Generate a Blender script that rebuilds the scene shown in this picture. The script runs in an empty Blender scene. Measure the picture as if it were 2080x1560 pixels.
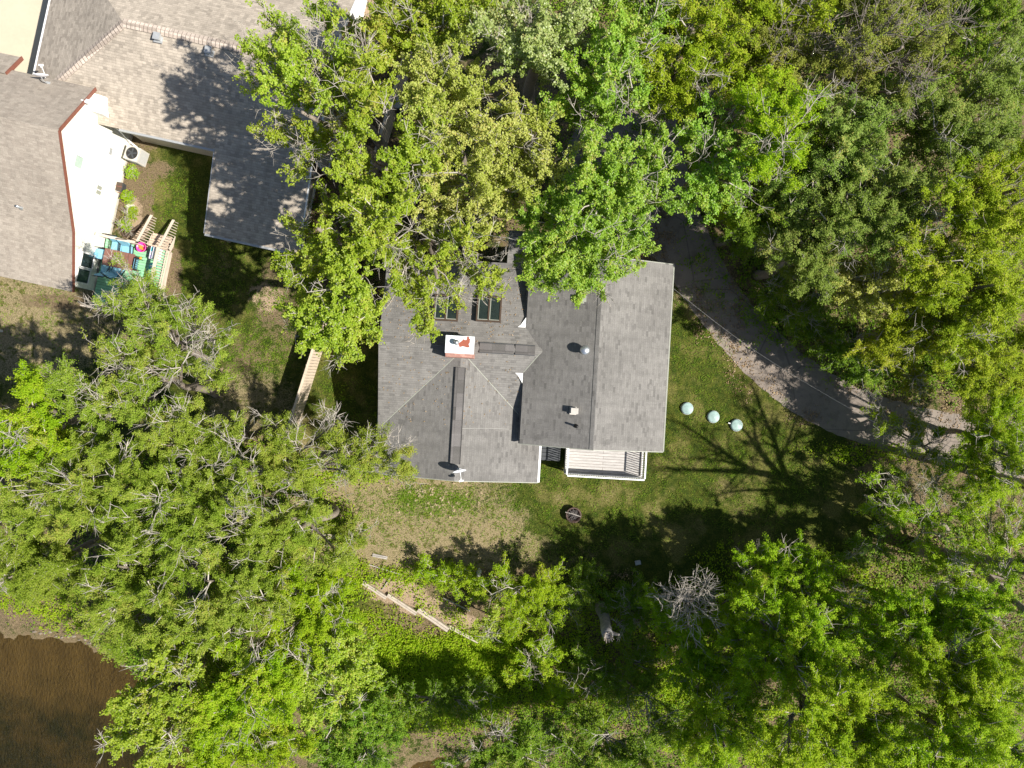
import bpy, math, random
import numpy as np
from mathutils import Vector, Matrix

random.seed(7)
SC = bpy.context.scene
COL = SC.collection
H = 35.0                       # camera height above the lawn
S = 2 * H * 0.75 / 2080        # metres per photo pixel on the ground

def sstep(a, b, x):
    t = np.clip((np.asarray(x, float) - a) / (b - a), 0, 1)
    return t * t * (3 - 2 * t)

# ------------------------------------------------------------------ terrain
SH_X = [-4000, 0, 90, 170, 250, 300, 350, 420, 560, 700, 790, 830, 870, 920, 970, 1020, 1100, 1300, 4000]
SH_Y = [1260, 1285, 1290, 1305, 1335, 1400, 1470, 1580, 1660, 1640, 1620, 1570, 1538, 1540, 1580, 1570, 1660, 1900, 2600]

def terrain(x, y):
    x = np.asarray(x, float); y = np.asarray(y, float)
    d = (x + 7.45) * -0.438 + (y + 10.2) * -0.899
    h = -0.30 * sstep(0.0, 0.35, d) - 0.55 * sstep(1.0, 6.0, d)
    h = h + 0.05 * np.sin(x * 0.9 + 1.3) * np.sin(y * 0.7) * sstep(0.5, 3, d)
    px = 1040 + x / S * 0.97; py = 780 - y / S * 0.97
    sh = np.interp(px, SH_X, SH_Y) + 5 * np.sin(px * 0.11) + 3 * np.sin(px * 0.31 + 1)
    ins = py - sh
    h = h - 0.7 * sstep(0, 50, ins) * sstep(600, 700, px)  # middle pool sunk further, so its darker bed colour stands in for shade
    h = h - 0.45 * sstep(-70, 0, ins) - 0.5 * sstep(0, 90, ins) - 0.5 * sstep(60, 260, ins)
    # neighbour's yard drops a little beside the raised wooden deck
    h = h - 0.45 * sstep(0, 5, 6 - y) * sstep(0, 3, -15 - x) * sstep(-9, -3, y)
    return h
WATER_Z = -1.32

def P(px, py, z=0.0):
    k = (H - z) / H * S
    return Vector(((px - 1040) * k, (780 - py) * k, z))

def G(px, py, dz=0.0):
    z = 0.0
    for _ in range(5):
        p = P(px, py, z); z = float(terrain(p.x, p.y))
    return P(px, py, z) + Vector((0, 0, dz))

# ------------------------------------------------------------------ node helpers
def new_mat(name):
    m = bpy.data.materials.new(name); m.use_nodes = True
    nt = m.node_tree; nt.nodes.clear()
    out = nt.nodes.new('ShaderNodeOutputMaterial')
    b = nt.nodes.new('ShaderNodeBsdfPrincipled')
    nt.links.new(b.outputs[0], out.inputs['Surface'])
    return m, nt, b, out

def N(nt, t, **kw):
    n = nt.nodes.new(t)
    for k, v in kw.items():
        if k in n.inputs: n.inputs[k].default_value = v
        else: setattr(n, k, v)
    return n

def mixc(nt, fac, a, b, blend='MIX'):
    n = nt.nodes.new('ShaderNodeMix'); n.data_type = 'RGBA'; n.blend_type = blend
    for i, v in ((0, fac), (6, a), (7, b)):
        if hasattr(v, 'node'): nt.links.new(v, n.inputs[i])
        elif isinstance(v, (int, float)): n.inputs[i].default_value = v
        else: n.inputs[i].default_value = (*v, 1)
    return n.outputs[2]

def ramp(nt, v, lo, hi, a=0.0, b=1.0):
    n = nt.nodes.new('ShaderNodeMapRange'); n.interpolation_type = 'SMOOTHSTEP'
    n.inputs[1].default_value = lo; n.inputs[2].default_value = hi
    n.inputs[3].default_value = a; n.inputs[4].default_value = b
    nt.links.new(v, n.inputs[0]); return n.outputs[0]

def math_n(nt, op, a, b=0.0):
    n = nt.nodes.new('ShaderNodeMath'); n.operation = op
    for i, v in ((0, a), (1, b)):
        if hasattr(v, 'node'): nt.links.new(v, n.inputs[i])
        else: n.inputs[i].default_value = v
    return n.outputs[0]

def noise(nt, vec, scale, detail=4, rough=0.6):
    n = N(nt, 'ShaderNodeTexNoise'); n.inputs['Scale'].default_value = scale
    n.inputs['Detail'].default_value = detail; n.inputs['Roughness'].default_value = rough
    if vec is not None: nt.links.new(vec, n.inputs['Vector'])
    return n.outputs['Fac']

def bump(nt, b, hgt, strength=0.3, dist=0.02):
    n = nt.nodes.new('ShaderNodeBump'); n.inputs['Strength'].default_value = strength
    n.inputs['Distance'].default_value = dist
    nt.links.new(hgt, n.inputs['Height']); nt.links.new(n.outputs[0], b.inputs['Normal'])

def plain(name, col, rough=0.6, var=0.25, scale=6.0, metal=0.0, bstr=0.15):
    m, nt, b, o = new_mat(name)
    tc = N(nt, 'ShaderNodeTexCoord')
    n1 = noise(nt, tc.outputs['Object'], scale, 6)
    n2 = noise(nt, tc.outputs['Object'], scale * 9, 3)
    f = math_n(nt, 'ADD', math_n(nt, 'MULTIPLY', n1, .6), math_n(nt, 'MULTIPLY', n2, .4))
    f = ramp(nt, f, .3, .7)
    c = mixc(nt, f, tuple(x * (1 - var) for x in col), tuple(min(1, x * (1 + var)) for x in col))
    nt.links.new(c, b.inputs['Base Color'])
    b.inputs['Roughness'].default_value = rough; b.inputs['Metallic'].default_value = metal
    if bstr: bump(nt, b, n2, bstr, .01)
    return m

def shingle(name, ca, cb, row=0.15, tab=0.3, dark=.28, line=.72, var=.35, blot=.25):
    """courses of random-toned tabs; UV in metres, u along the eave"""
    m, nt, b, o = new_mat(name)
    uv = N(nt, 'ShaderNodeUVMap'); sp = N(nt, 'ShaderNodeSeparateXYZ'); nt.links.new(uv.outputs[0], sp.inputs[0])
    rv = math_n(nt, 'DIVIDE', sp.outputs[1], row); rid = math_n(nt, 'FLOOR', rv); rf = math_n(nt, 'FRACT', rv)
    w1 = N(nt, 'ShaderNodeTexWhiteNoise'); w1.noise_dimensions = '1D'; nt.links.new(rid, w1.inputs['W'])
    uc = math_n(nt, 'ADD', math_n(nt, 'DIVIDE', sp.outputs[0], tab), math_n(nt, 'MULTIPLY', w1.outputs['Value'], 7.0))
    cid = math_n(nt, 'FLOOR', uc); cf = math_n(nt, 'FRACT', uc)
    cb_ = N(nt, 'ShaderNodeCombineXYZ'); nt.links.new(cid, cb_.inputs[0]); nt.links.new(rid, cb_.inputs[1])
    w2 = N(nt, 'ShaderNodeTexWhiteNoise'); w2.noise_dimensions = '2D'; nt.links.new(cb_.outputs[0], w2.inputs['Vector'])
    c = mixc(nt, ramp(nt, w2.outputs['Value'], 1 - dark - .12, 1 - dark + .12), ca, cb)
    cs = N(nt, 'ShaderNodeSeparateColor'); nt.links.new(w2.outputs['Color'], cs.inputs[0])
    f = ramp(nt, cs.outputs[1], 0, 1, 1 - var * .5, 1 + var * .5)
    n1 = noise(nt, uv.outputs[0], .35, 5); n2 = noise(nt, uv.outputs[0], 22, 4, .7)
    mp = N(nt, 'ShaderNodeMapping'); mp.inputs['Scale'].default_value = (2.2, .25, 1)
    nt.links.new(uv.outputs[0], mp.inputs[0]); n4 = noise(nt, mp.outputs[0], 1.3, 5)
    w = math_n(nt, 'ADD', math_n(nt, 'MULTIPLY', n1, .5), math_n(nt, 'MULTIPLY', n4, .5))
    f = math_n(nt, 'MULTIPLY', f, ramp(nt, w, .35, .65, 1 - blot * .5, 1 + blot * .5))
    f = math_n(nt, 'MULTIPLY', f, ramp(nt, n2, .3, .7, .86, 1.14))
    f = math_n(nt, 'MULTIPLY', f, ramp(nt, rf, .0, .22, line, 1.0))
    f = math_n(nt, 'MULTIPLY', f, ramp(nt, cf, .0, .06, .82, 1.0))
    gr = N(nt, 'ShaderNodeCombineColor')
    for i in range(3): nt.links.new(f, gr.inputs[i])
    nt.links.new(mixc(nt, 1.0, c, gr.outputs[0], 'MULTIPLY'), b.inputs['Base Color'])
    b.inputs['Roughness'].default_value = .9; b.inputs['Specular IOR Level'].default_value = .2
    bump(nt, b, math_n(nt, 'ADD', math_n(nt, 'MULTIPLY', rf, -.8), math_n(nt, 'MULTIPLY', n2, .6)), .5, .012)
    return m

def boards(name, col, width, var=.25, along_u=True, gap=.03, gapcol=(.02, .018, .015), rough=.7):
    """planks drawn across UV v (UV in metres)"""
    m, nt, b, o = new_mat(name)
    uv = N(nt, 'ShaderNodeUVMap')
    br = N(nt, 'ShaderNodeTexBrick'); nt.links.new(uv.outputs[0], br.inputs['Vector'])
    for k, v in (('Scale', 1.0), ('Mortar Size', width * gap), ('Mortar Smooth', .1), ('Bias', 0.0), ('Brick Width', 3.7), ('Row Height', width)):
        br.inputs[k].default_value = v
    br.inputs['Color1'].default_value = (*[x * (1 - var) for x in col], 1)
    br.inputs['Color2'].default_value = (*[min(1, x * (1 + var)) for x in col], 1)
    br.inputs['Mortar'].default_value = (*gapcol, 1)
    mp = N(nt, 'ShaderNodeMapping'); mp.inputs['Scale'].default_value = (1.5, 18, 1); nt.links.new(uv.outputs[0], mp.inputs[0])
    g = ramp(nt, noise(nt, mp.outputs[0], 1.5, 5), .3, .7, .8, 1.15)
    gr = N(nt, 'ShaderNodeCombineColor')
    for i in range(3): nt.links.new(g, gr.inputs[i])
    nt.links.new(mixc(nt, 1.0, br.outputs['Color'], gr.outputs[0], 'MULTIPLY'), b.inputs['Base Color'])
    b.inputs['Roughness'].default_value = rough
    bump(nt, b, math_n(nt, 'MULTIPLY', br.outputs['Fac'], -1.0), .4, .01)
    return m

def leafmat(name, ca, cb, gloss=.35, trans=.4, rough=.42):
    m, nt, b, o = new_mat(name)
    at = N(nt, 'ShaderNodeAttribute'); at.attribute_name = 'tone'
    oi = N(nt, 'ShaderNodeObjectInfo')
    c = mixc(nt, at.outputs['Fac'], ca, cb)
    c = mixc(nt, ramp(nt, at.outputs['Fac'], .985, .995, 0, .55), c, (.46, .36, .10))
    hs = N(nt, 'ShaderNodeHueSaturation'); nt.links.new(c, hs.inputs['Color'])
    nt.links.new(ramp(nt, oi.outputs['Random'], 0, 1, .493, .507), hs.inputs['Hue'])
    nt.links.new(ramp(nt, oi.outputs['Random'], 0, 1, .93, 1.07), hs.inputs['Value'])
    nt.links.new(hs.outputs[0], b.inputs['Base Color'])
    b.inputs['Roughness'].default_value = rough; b.inputs['Specular IOR Level'].default_value = gloss
    tr = N(nt, 'ShaderNodeBsdfTranslucent')
    nt.links.new(mixc(nt, 1.0, hs.outputs[0], (1.15, 1.12, .5), 'MULTIPLY'), tr.inputs['Color'])
    mx = N(nt, 'ShaderNodeMixShader'); mx.inputs[0].default_value = trans
    nt.links.new(b.outputs[0], mx.inputs[1]); nt.links.new(tr.outputs[0], mx.inputs[2])
    nt.links.new(mx.outputs[0], o.inputs['Surface'])
    return m

# ------------------------------------------------------------------ mesh builder
class MB:
    def __init__(s): s.v = []; s.f = []; s.uv = []
    def face(s, idx, uv=None):
        s.f.append(tuple(idx)); s.uv.append(uv if uv else [(0, 0)] * len(idx))
    def poly(s, pts, uv=None):
        n = len(s.v); s.v += [tuple(p) for p in pts]
        s.face(range(n, n + len(pts)), uv)
    def hexa(s, b, t):
        """b, t: four bottom / top corners, counter-clockwise from above"""
        n = len(s.v); s.v += [tuple(p) for p in b] + [tuple(p) for p in t]
        P8 = [Vector(p) for p in list(b) + list(t)]
        for q in ((3, 2, 1, 0), (4, 5, 6, 7), (0, 1, 5, 4), (1, 2, 6, 5), (2, 3, 7, 6), (3, 0, 4, 7)):
            a, b2, c, d = [P8[i] for i in q]
            e1 = b2 - a; L1 = e1.length or 1; e1 = e1 / L1
            L2 = (d - a).length
            if L2 > L1: uv = [(0, 0), (0, L1), (L2, L1), (L2, 0)]
            else: uv = [(0, 0), (L1, 0), (L1, L2), (0, L2)]
            s.face([n + i for i in q], uv)
    def box(s, c, d, rot=0.0):
        cx, cy, cz = c; a, b, h = d[0] / 2, d[1] / 2, d[2] / 2
        cs, sn = math.cos(rot), math.sin(rot)
        q = [(cx + x * cs - y * sn, cy + x * sn + y * cs) for x, y in ((-a, -b), (a, -b), (a, b), (-a, b))]
        s.hexa([(x, y, cz - h) for x, y in q], [(x, y, cz + h) for x, y in q])
    def bar(s, p, q, w, h):
        p, q = Vector(p), Vector(q); d = (q - p).normalized()
        up = Vector((0, 0, 1)) if abs(d.z) < .95 else Vector((0, 1, 0))
        r = d.cross(up).normalized(); u = r.cross(d)
        r *= w / 2; u *= h / 2
        s.hexa([p - r - u, p + r - u, q + r - u, q - r - u], [p - r + u, p + r + u, q + r + u, q - r + u])
    def prism(s, poly, z0, z1):
        n = len(s.v); k = len(poly)
        s.v += [(x, y, z0) for x, y in poly] + [(x, y, z1) for x, y in poly]
        s.face(list(range(n + k - 1, n - 1, -1))); s.face(range(n + k, n + 2 * k), [(x, y) for x, y in poly])
        for i in range(k):
            j = (i + 1) % k; L = math.dist(poly[i], poly[j])
            s.face((n + i, n + j, n + k + j, n + k + i), [(0, z0), (L, z0), (L, z1), (0, z1)])
    def slab(s, poly, t, e):
        """sloping roof plane with thickness; UV u runs along e, v up the slope"""
        pts = [Vector(p) for p in poly]; nrm = Vector((0, 0, 0))
        for i in range(len(pts)):
            a, b = pts[i], pts[(i + 1) % len(pts)]
            nrm += Vector(((a.y - b.y) * (a.z + b.z), (a.z - b.z) * (a.x + b.x), (a.x - b.x) * (a.y + b.y)))
        nrm.normalize()
        if nrm.z < 0: pts.reverse(); nrm = -nrm
        e3 = Vector((e[0], e[1], 0)).normalized(); up = nrm.cross(e3)
        n = len(s.v); k = len(pts)
        s.v += [tuple(p) for p in pts] + [(p.x, p.y, p.z - t) for p in pts]
        s.face(range(n, n + k), [(p.dot(e3) + 50, p.dot(up) + 50) for p in pts])
        s.face(list(range(n + 2 * k - 1, n + k - 1, -1)))
        for i in range(k):
            j = (i + 1) % k
            s.face((n + i, n + k + i, n + k + j, n + j))
    def tube(s, pts, rad, n=8, cap=True):
        pts = [Vector(p) for p in pts]
        if not hasattr(rad, '__len__'): rad = [rad] * len(pts)
        base = len(s.v)
        for i, p in enumerate(pts):
            d = (pts[min(i + 1, len(pts) - 1)] - pts[max(i - 1, 0)]).normalized()
            a = d.orthogonal() if i == 0 else a - d * a.dot(d)
            a = a.normalized(); b = d.cross(a)
            for j in range(n):
                t = 2 * math.pi * j / n
                s.v.append(tuple(p + (a * math.cos(t) + b * math.sin(t)) * rad[i]))
        for i in range(len(pts) - 1):
            for j in range(n):
                k = (j + 1) % n
                s.face((base + i * n + j, base + i * n + k, base + i * n + n + k, base + i * n + n + j),
                       [(j / n, i), ((j + 1) / n, i), ((j + 1) / n, i + 1), (j / n, i + 1)])
        if cap:
            s.face(list(range(base + n - 1, base - 1, -1)))
            s.face(range(base + (len(pts) - 1) * n, base + len(pts) * n))
    def lathe(s, prof, c=(0, 0, 0), n=20):
        base = len(s.v)
        for r, z in prof:
            for j in range(n):
                t = 2 * math.pi * j / n
                s.v.append((c[0] + r * math.cos(t), c[1] + r * math.sin(t), c[2] + z))
        for i in range(len(prof) - 1):
            for j in range(n):
                k = (j + 1) % n
                s.face((base + i * n + j, base + i * n + k, base + (i + 1) * n + k, base + (i + 1) * n + j))
        s.face(list(range(base + n - 1, base - 1, -1)))
        s.face(range(base + (len(prof) - 1) * n, base + len(prof) * n))
    def build(s, name, mat, parent=None, smooth=False, loc=None, rz=0.0):
        me = bpy.data.meshes.new(name); me.from_pydata(s.v, [], s.f); me.materials.append(mat)
        uvl = me.uv_layers.new(name='UVMap')
        uvl.data.foreach_set('uv', np.array([c for f in s.uv for c in f], float).ravel())
        if smooth: me.polygons.foreach_set('use_smooth', [True] * len(me.polygons))
        me.validate(); me.update()
        o = bpy.data.objects.new(name, me); COL.objects.link(o)
        if loc is not None: o.location = loc
        o.rotation_euler.z = rz
        if parent: o.parent = parent
        return o

def tag(o, label=None, cat=None, group=None, kind=None):
    if label: o['label'] = label
    if cat: o['category'] = cat
    if group: o['group'] = group
    if kind: o['kind'] = kind
    return o

def thing(name, loc, label, cat, group=None, rz=0.0):
    o = bpy.data.objects.new(name, None); COL.objects.link(o)
    o.empty_display_size = .3; o.location = loc; o.rotation_euler.z = rz
    return tag(o, label, cat, group)

def big_mesh(name, verts, quads, mat, parent=None, tone=None, tris=None, smooth=False):
    me = bpy.data.meshes.new(name); nv = len(verts)
    me.vertices.add(nv); me.vertices.foreach_set('co', np.asarray(verts, np.float32).ravel())
    nq = len(quads)
    me.loops.add(nq * 4); me.loops.foreach_set('vertex_index', np.asarray(quads, np.int32).ravel())
    me.polygons.add(nq)
    me.polygons.foreach_set('loop_start', np.arange(nq, dtype=np.int32) * 4)
    if smooth: me.polygons.foreach_set('use_smooth', np.ones(nq, bool))
    me.update(calc_edges=True)
    if tone is not None:
        a = me.attributes.new('tone', 'FLOAT', 'POINT'); a.data.foreach_set('value', np.asarray(tone, np.float32))
    me.materials.append(mat)
    o = bpy.data.objects.new(name, me); COL.objects.link(o)
    if parent: o.parent = parent
    return o
# ------------------------------------------------------------------ materials
M = {}
M['shingle_dark'] = shingle('dark_shingles', (.182, .174, .163), (.138, .132, .124), .105, .24, .15, .76, .14, .28)
M['shingle_tan'] = shingle('tan_shingles', (.41, .355, .29), (.335, .29, .237), .12, .2, .35, .72, .18)
M['shingle_brown'] = shingle('brown_shingles', (.325, .283, .235), (.29, .25, .207), .11, .2, .4, .92, .15, .18)
M['cap'] = shingle('ridge_cap_shingles', (.17, .16, .155), (.10, .095, .09), .3, .6, .4, .75)
M['cap_tan'] = shingle('tan_ridge_cap_shingles', (.46, .39, .33), (.36, .30, .25), .16, 2.0, .3, .8)
M['white'] = plain('white_paint', (.78, .78, .76), .5, .06)
M['siding'] = boards('cream_siding', (.80, .785, .70), .12, .02, gap=.05, gapcol=(.55, .53, .46), rough=.55)
M['tan_siding'] = boards('tan_siding', (.50, .44, .35), .14, .04, gap=.06, gapcol=(.24, .2, .15), rough=.6)
M['grey_siding'] = boards('grey_siding', (.27, .27, .26), .14, .04, gap=.06, gapcol=(.13, .13, .12), rough=.6)
M['concrete'] = plain('concrete', (.46, .43, .37), .85, .12, 1.2)
M['cream_concrete'] = plain('pale_concrete', (.50, .44, .325), .85, .05, .6)
M['asphalt'] = None
M['brick'] = shingle('red_brick', (.38, .21, .17), (.32, .17, .14), .075, .22, .4, .8)
M['redtrim'] = plain('red_brown_trim', (.20, .075, .05), .5, .15)
M['metal'] = plain('galvanised_metal', (.62, .64, .66), .32, .12, 8, .85, .05)
M['galv'] = plain('grey_sheet_metal', (.42, .43, .43), .5, .1, 8, .3, .05)
M['olive_metal'] = plain('olive_grey_metal', (.30, .31, .26), .55, .1)
M['black'] = plain('black_plastic', (.012, .012, .013), .45, .2)
M['charcoal'] = plain('charcoal_paint', (.045, .05, .055), .5, .2)
M['glass'] = plain('window_glass', (.02, .03, .028), .06, .3, 1.2, 0, 0)
M['glass'].node_tree.nodes['Principled BSDF'].inputs['Specular IOR Level'].default_value = .9
M['greenglass'] = plain('pale_green_glass', (.42, .52, .45), .12, .1, 1.2, 0, 0)
M['dkbrown'] = plain('dark_brown_paint', (.07, .045, .03), .6, .2)
M['deckboard'] = boards('pale_deck_boards', (.41, .39, .37), .14, .08, gap=.07, gapcol=(.16, .13, .11))
M['greenboard'] = boards('green_deck_boards', (.26, .55, .31), .14, .1, gap=.06, gapcol=(.1, .2, .1))
M['tanwood'] = boards('tan_wood', (.55, .42, .31), .14, .12, gap=.06)
M['palewood'] = boards('pale_weathered_wood', (.62, .53, .43), .3, .1, gap=.02)
M['fencewood'] = boards('fence_boards', (.60, .49, .375), .14, .12, gap=.03)
M['timber'] = plain('weathered_timber', (.42, .36, .295), .85, .22, 5, bstr=.4)
M['greytimber'] = plain('grey_weathered_timber', (.34, .31, .28), .85, .3, 5, bstr=.4)
M['tabletop'] = plain('red_brown_table', (.20, .095, .07), .4, .1)
M['blue'] = plain('light_blue_cushion', (.22, .48, .60), .8, .12)
M['pink'] = plain('pink_plastic', (.82, .06, .36), .35, .05)
M['teal'] = plain('teal_plastic', (.0, .33, .37), .25, .1)
M['toywhite'] = plain('white_plastic', (.75, .76, .8), .35, .05)
M['purple'] = plain('lilac_plastic', (.42, .36, .62), .4, .1)
M['toygreen'] = plain('green_plastic', (.05, .48, .16), .4, .1)
M['orange'] = plain('orange_plastic', (.75, .30, .03), .4, .1)
M['acgrey'] = plain('beige_grey_metal', (.50, .47, .42), .5, .08)
M['rock'] = plain('pale_rock', (.60, .57, .52), .9, .25, 4, bstr=.5)
M['lid'] = plain('pale_green_lid', (.25, .36, .34), .5, .25, 3, 0, .05)
M['rust'] = plain('rusty_steel', (.07, .04, .03), .7, .4, 12)
M['ash'] = plain('charred_wood', (.09, .08, .075), .9, .5, 20)
M['bark'] = plain('grey_brown_bark', (.20, .165, .13), .9, .35, 7, bstr=.6)
M['twig'] = plain('pale_grey_twigs', (.40, .36, .31), .8, .25, 3, bstr=0)
M['twigdk'] = plain('brown_grey_twigs', (.23, .195, .16), .85, .3, 3, bstr=0)
M['snag'] = plain('bare_grey_deadwood', (.23, .22, .215), .85, .35, 3, bstr=.5)
M['soil'] = plain('bare_soil', (.30, .22, .15), .95, .2, 3)
M['cable'] = plain('pale_cable', (.36, .35, .33), .6, .05)

# roof shingles of the white chimney cap with rust spreading from the flue
m, nt, b, o = new_mat('rusting_white_metal')
tc = N(nt, 'ShaderNodeTexCoord')
w = N(nt, 'ShaderNodeTexNoise'); w.inputs['Scale'].default_value = 3.2; w.inputs['Detail'].default_value = 1.5
nt.links.new(tc.outputs['Object'], w.inputs['Vector'])
f1 = ramp(nt, w.outputs['Fac'], .515, .53)
grd = N(nt, 'ShaderNodeTexGradient'); grd.gradient_type = 'SPHERICAL'
mp = N(nt, 'ShaderNodeMapping'); mp.inputs['Location'].default_value = (2.36, -1.78, 0); mp.inputs['Scale'].default_value = (1.5, 1.5, 0)
M['_capmap'] = mp
nt.links.new(tc.outputs['Object'], mp.inputs[0]); nt.links.new(mp.outputs[0], grd.inputs[0])
fac = math_n(nt, 'MULTIPLY', ramp(nt, math_n(nt, 'ADD', math_n(nt, 'MULTIPLY', w.outputs['Fac'], 1.4), grd.outputs['Fac']), 1.33, 1.36), 1.0)
nt.links.new(mixc(nt, fac, (.74, .80, .82), (.30, .085, .05)), b.inputs['Base Color'])
b.inputs['Roughness'].default_value = .45
M['capmetal'] = m

# asphalt drive, pale and worn
m, nt, b, o = new_mat('worn_asphalt')
g = N(nt, 'ShaderNodeNewGeometry')
n1 = noise(nt, g.outputs['Position'], .5, 5); n2 = noise(nt, g.outputs['Position'], 14, 5, .75); n3 = noise(nt, g.outputs['Position'], 2.2, 4)
c = mixc(nt, ramp(nt, n1, .3, .7), (.17, .14, .115), (.235, .195, .16))
c = mixc(nt, ramp(nt, n2, .35, .75), c, (.24, .20, .17))
lf = math_n(nt, 'MULTIPLY', ramp(nt, noise(nt, g.outputs['Position'], 9, 3), .64, .7), ramp(nt, n3, .45, .65))
c = mixc(nt, lf, c, (.13, .085, .05))
c = mixc(nt, math_n(nt, 'MULTIPLY', ramp(nt, n3, .5, .62), .35), c, (.11, .09, .075))
cr = N(nt, 'ShaderNodeTexVoronoi'); cr.feature = 'DISTANCE_TO_EDGE'; cr.inputs['Scale'].default_value = .33
nt.links.new(g.outputs['Position'], cr.inputs['Vector'])
c = mixc(nt, ramp(nt, cr.outputs['Distance'], 0, .012, .55, 0), c, (.07, .06, .05))
nt.links.new(c, b.inputs['Base Color']); b.inputs['Roughness'].default_value = .92
bump(nt, b, n2, .4, .01); M['asphalt'] = m

# water: brown, see-through near the bank
m, nt, b, o = new_mat('pond_water')
g = N(nt, 'ShaderNodeNewGeometry')
mp = N(nt, 'ShaderNodeMapping'); mp.inputs['Rotation'].default_value = (0, 0, .6); mp.inputs['Scale'].default_value = (3.2, 1.5, 1)
nt.links.new(g.outputs['Position'], mp.inputs[0])
n1 = noise(nt, mp.outputs[0], 2.2, 5, .7)
bp = N(nt, 'ShaderNodeBump'); bp.inputs['Strength'].default_value = .5; bp.inputs['Distance'].default_value = .12
nt.links.new(n1, bp.inputs['Height'])
gl = N(nt, 'ShaderNodeBsdfGlossy'); gl.inputs['Roughness'].default_value = .06; nt.links.new(bp.outputs[0], gl.inputs['Normal'])
tp = N(nt, 'ShaderNodeBsdfTransparent'); tp.inputs['Color'].default_value = (.72, .67, .47, 1)
fr = N(nt, 'ShaderNodeFresnel'); fr.inputs['IOR'].default_value = 1.33; nt.links.new(bp.outputs[0], fr.inputs['Normal'])
mx = N(nt, 'ShaderNodeMixShader'); nt.links.new(fr.outputs[0], mx.inputs[0]); nt.links.new(tp.outputs[0], mx.inputs[1]); nt.links.new(gl.outputs[0], mx.inputs[2])
nt.nodes.remove(b); nt.links.new(mx.outputs[0], o.inputs['Surface']); M['water'] = m

# ground: grass, dry grass, soil / leaf litter, pond bed, chosen by a painted attribute and broken up by noise
m, nt, b, o = new_mat('lawn_and_soil')
g = N(nt, 'ShaderNodeNewGeometry'); pos = g.outputs['Position']
at = N(nt, 'ShaderNodeAttribute'); at.attribute_name = 'cover'
sp = N(nt, 'ShaderNodeSeparateColor'); nt.links.new(at.outputs['Color'], sp.inputs[0])
nL = noise(nt, pos, .45, 5, .65); nM = noise(nt, pos, 2.6, 6, .7); nF = noise(nt, pos, 16, 5, .8); nX = noise(nt, pos, 46, 3, .8)
tuft = ramp(nt, nF, .36, .68)
grass = mixc(nt, tuft, (.010, .026, .004), (.072, .10, .014))
grass = mixc(nt, ramp(nt, nM, .35, .7), grass, mixc(nt, tuft, (.04, .062, .008), (.16, .158, .028)))
grass = mixc(nt, math_n(nt, 'MULTIPLY', ramp(nt, nL, .48, .62), .7), grass, mixc(nt, tuft, (.10, .09, .025), (.28, .245, .085)))
dry = mixc(nt, tuft, (.13, .10, .045), (.38, .305, .17))
dry = mixc(nt, ramp(nt, nX, .4, .7, 0, .5), dry, (.42, .35, .22))
dry = mixc(nt, math_n(nt, 'MULTIPLY', ramp(nt, nM, .53, .6), .9), dry, grass)
lit = mixc(nt, tuft, (.07, .05, .028), (.26, .195, .115))
lit = mixc(nt, ramp(nt, nX, .5, .72), lit, (.36, .27, .165))
lit = mixc(nt, math_n(nt, 'MULTIPLY', ramp(nt, nM, .56, .66), .75), lit, grass)
sand = mixc(nt, tuft, (.33, .235, .155), (.45, .34, .24))
sand = mixc(nt, ramp(nt, nM, .6, .72, 0, .6), sand, lit)
br_ = math_n(nt, 'MULTIPLY', math_n(nt, 'SUBTRACT', math_n(nt, 'ADD', math_n(nt, 'MULTIPLY', nL, .35), math_n(nt, 'ADD', math_n(nt, 'MULTIPLY', nM, .4), math_n(nt, 'MULTIPLY', nF, .25))), .5), 2.6)
c = mixc(nt, ramp(nt, math_n(nt, 'ADD', sp.outputs[0], br_), .35, .65), grass, dry)
c = mixc(nt, ramp(nt, math_n(nt, 'ADD', sp.outputs[1], br_), .4, .6), c, lit)
c = mixc(nt, ramp(nt, math_n(nt, 'ADD', sp.outputs[2], br_), .4, .6), c, sand)
# the pond bed, by height: rusty sand in the shallows, silt and weed further down painted darker for light lost in the water
sx = N(nt, 'ShaderNodeSeparateXYZ'); nt.links.new(pos, sx.inputs[0])
bed = mixc(nt, ramp(nt, nL, .3, .7), (.17, .125, .07), (.225, .165, .09))
bed = mixc(nt, ramp(nt, nF, .4, .75, 0, .5), bed, (.27, .205, .12))
deep = mixc(nt, ramp(nt, nL, .35, .65), (.05, .055, .03), (.12, .095, .05))
bed = mixc(nt, ramp(nt, math_n(nt, 'ADD', sx.outputs[2], math_n(nt, 'MULTIPLY', math_n(nt, 'SUBTRACT', nL, .5), .5)), -2.35, -1.7, 1, 0), bed, deep)
c = mixc(nt, ramp(nt, sx.outputs[2], -1.38, -1.26, 1, 0), c, bed)
nt.links.new(c, b.inputs['Base Color']); b.inputs['Roughness'].default_value = .95; b.inputs['Specular IOR Level'].default_value = .1
bump(nt, b, math_n(nt, 'ADD', math_n(nt, 'MULTIPLY', nF, .7), math_n(nt, 'MULTIPLY', nX, .5)), .9, .08)
M['ground'] = m

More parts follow.
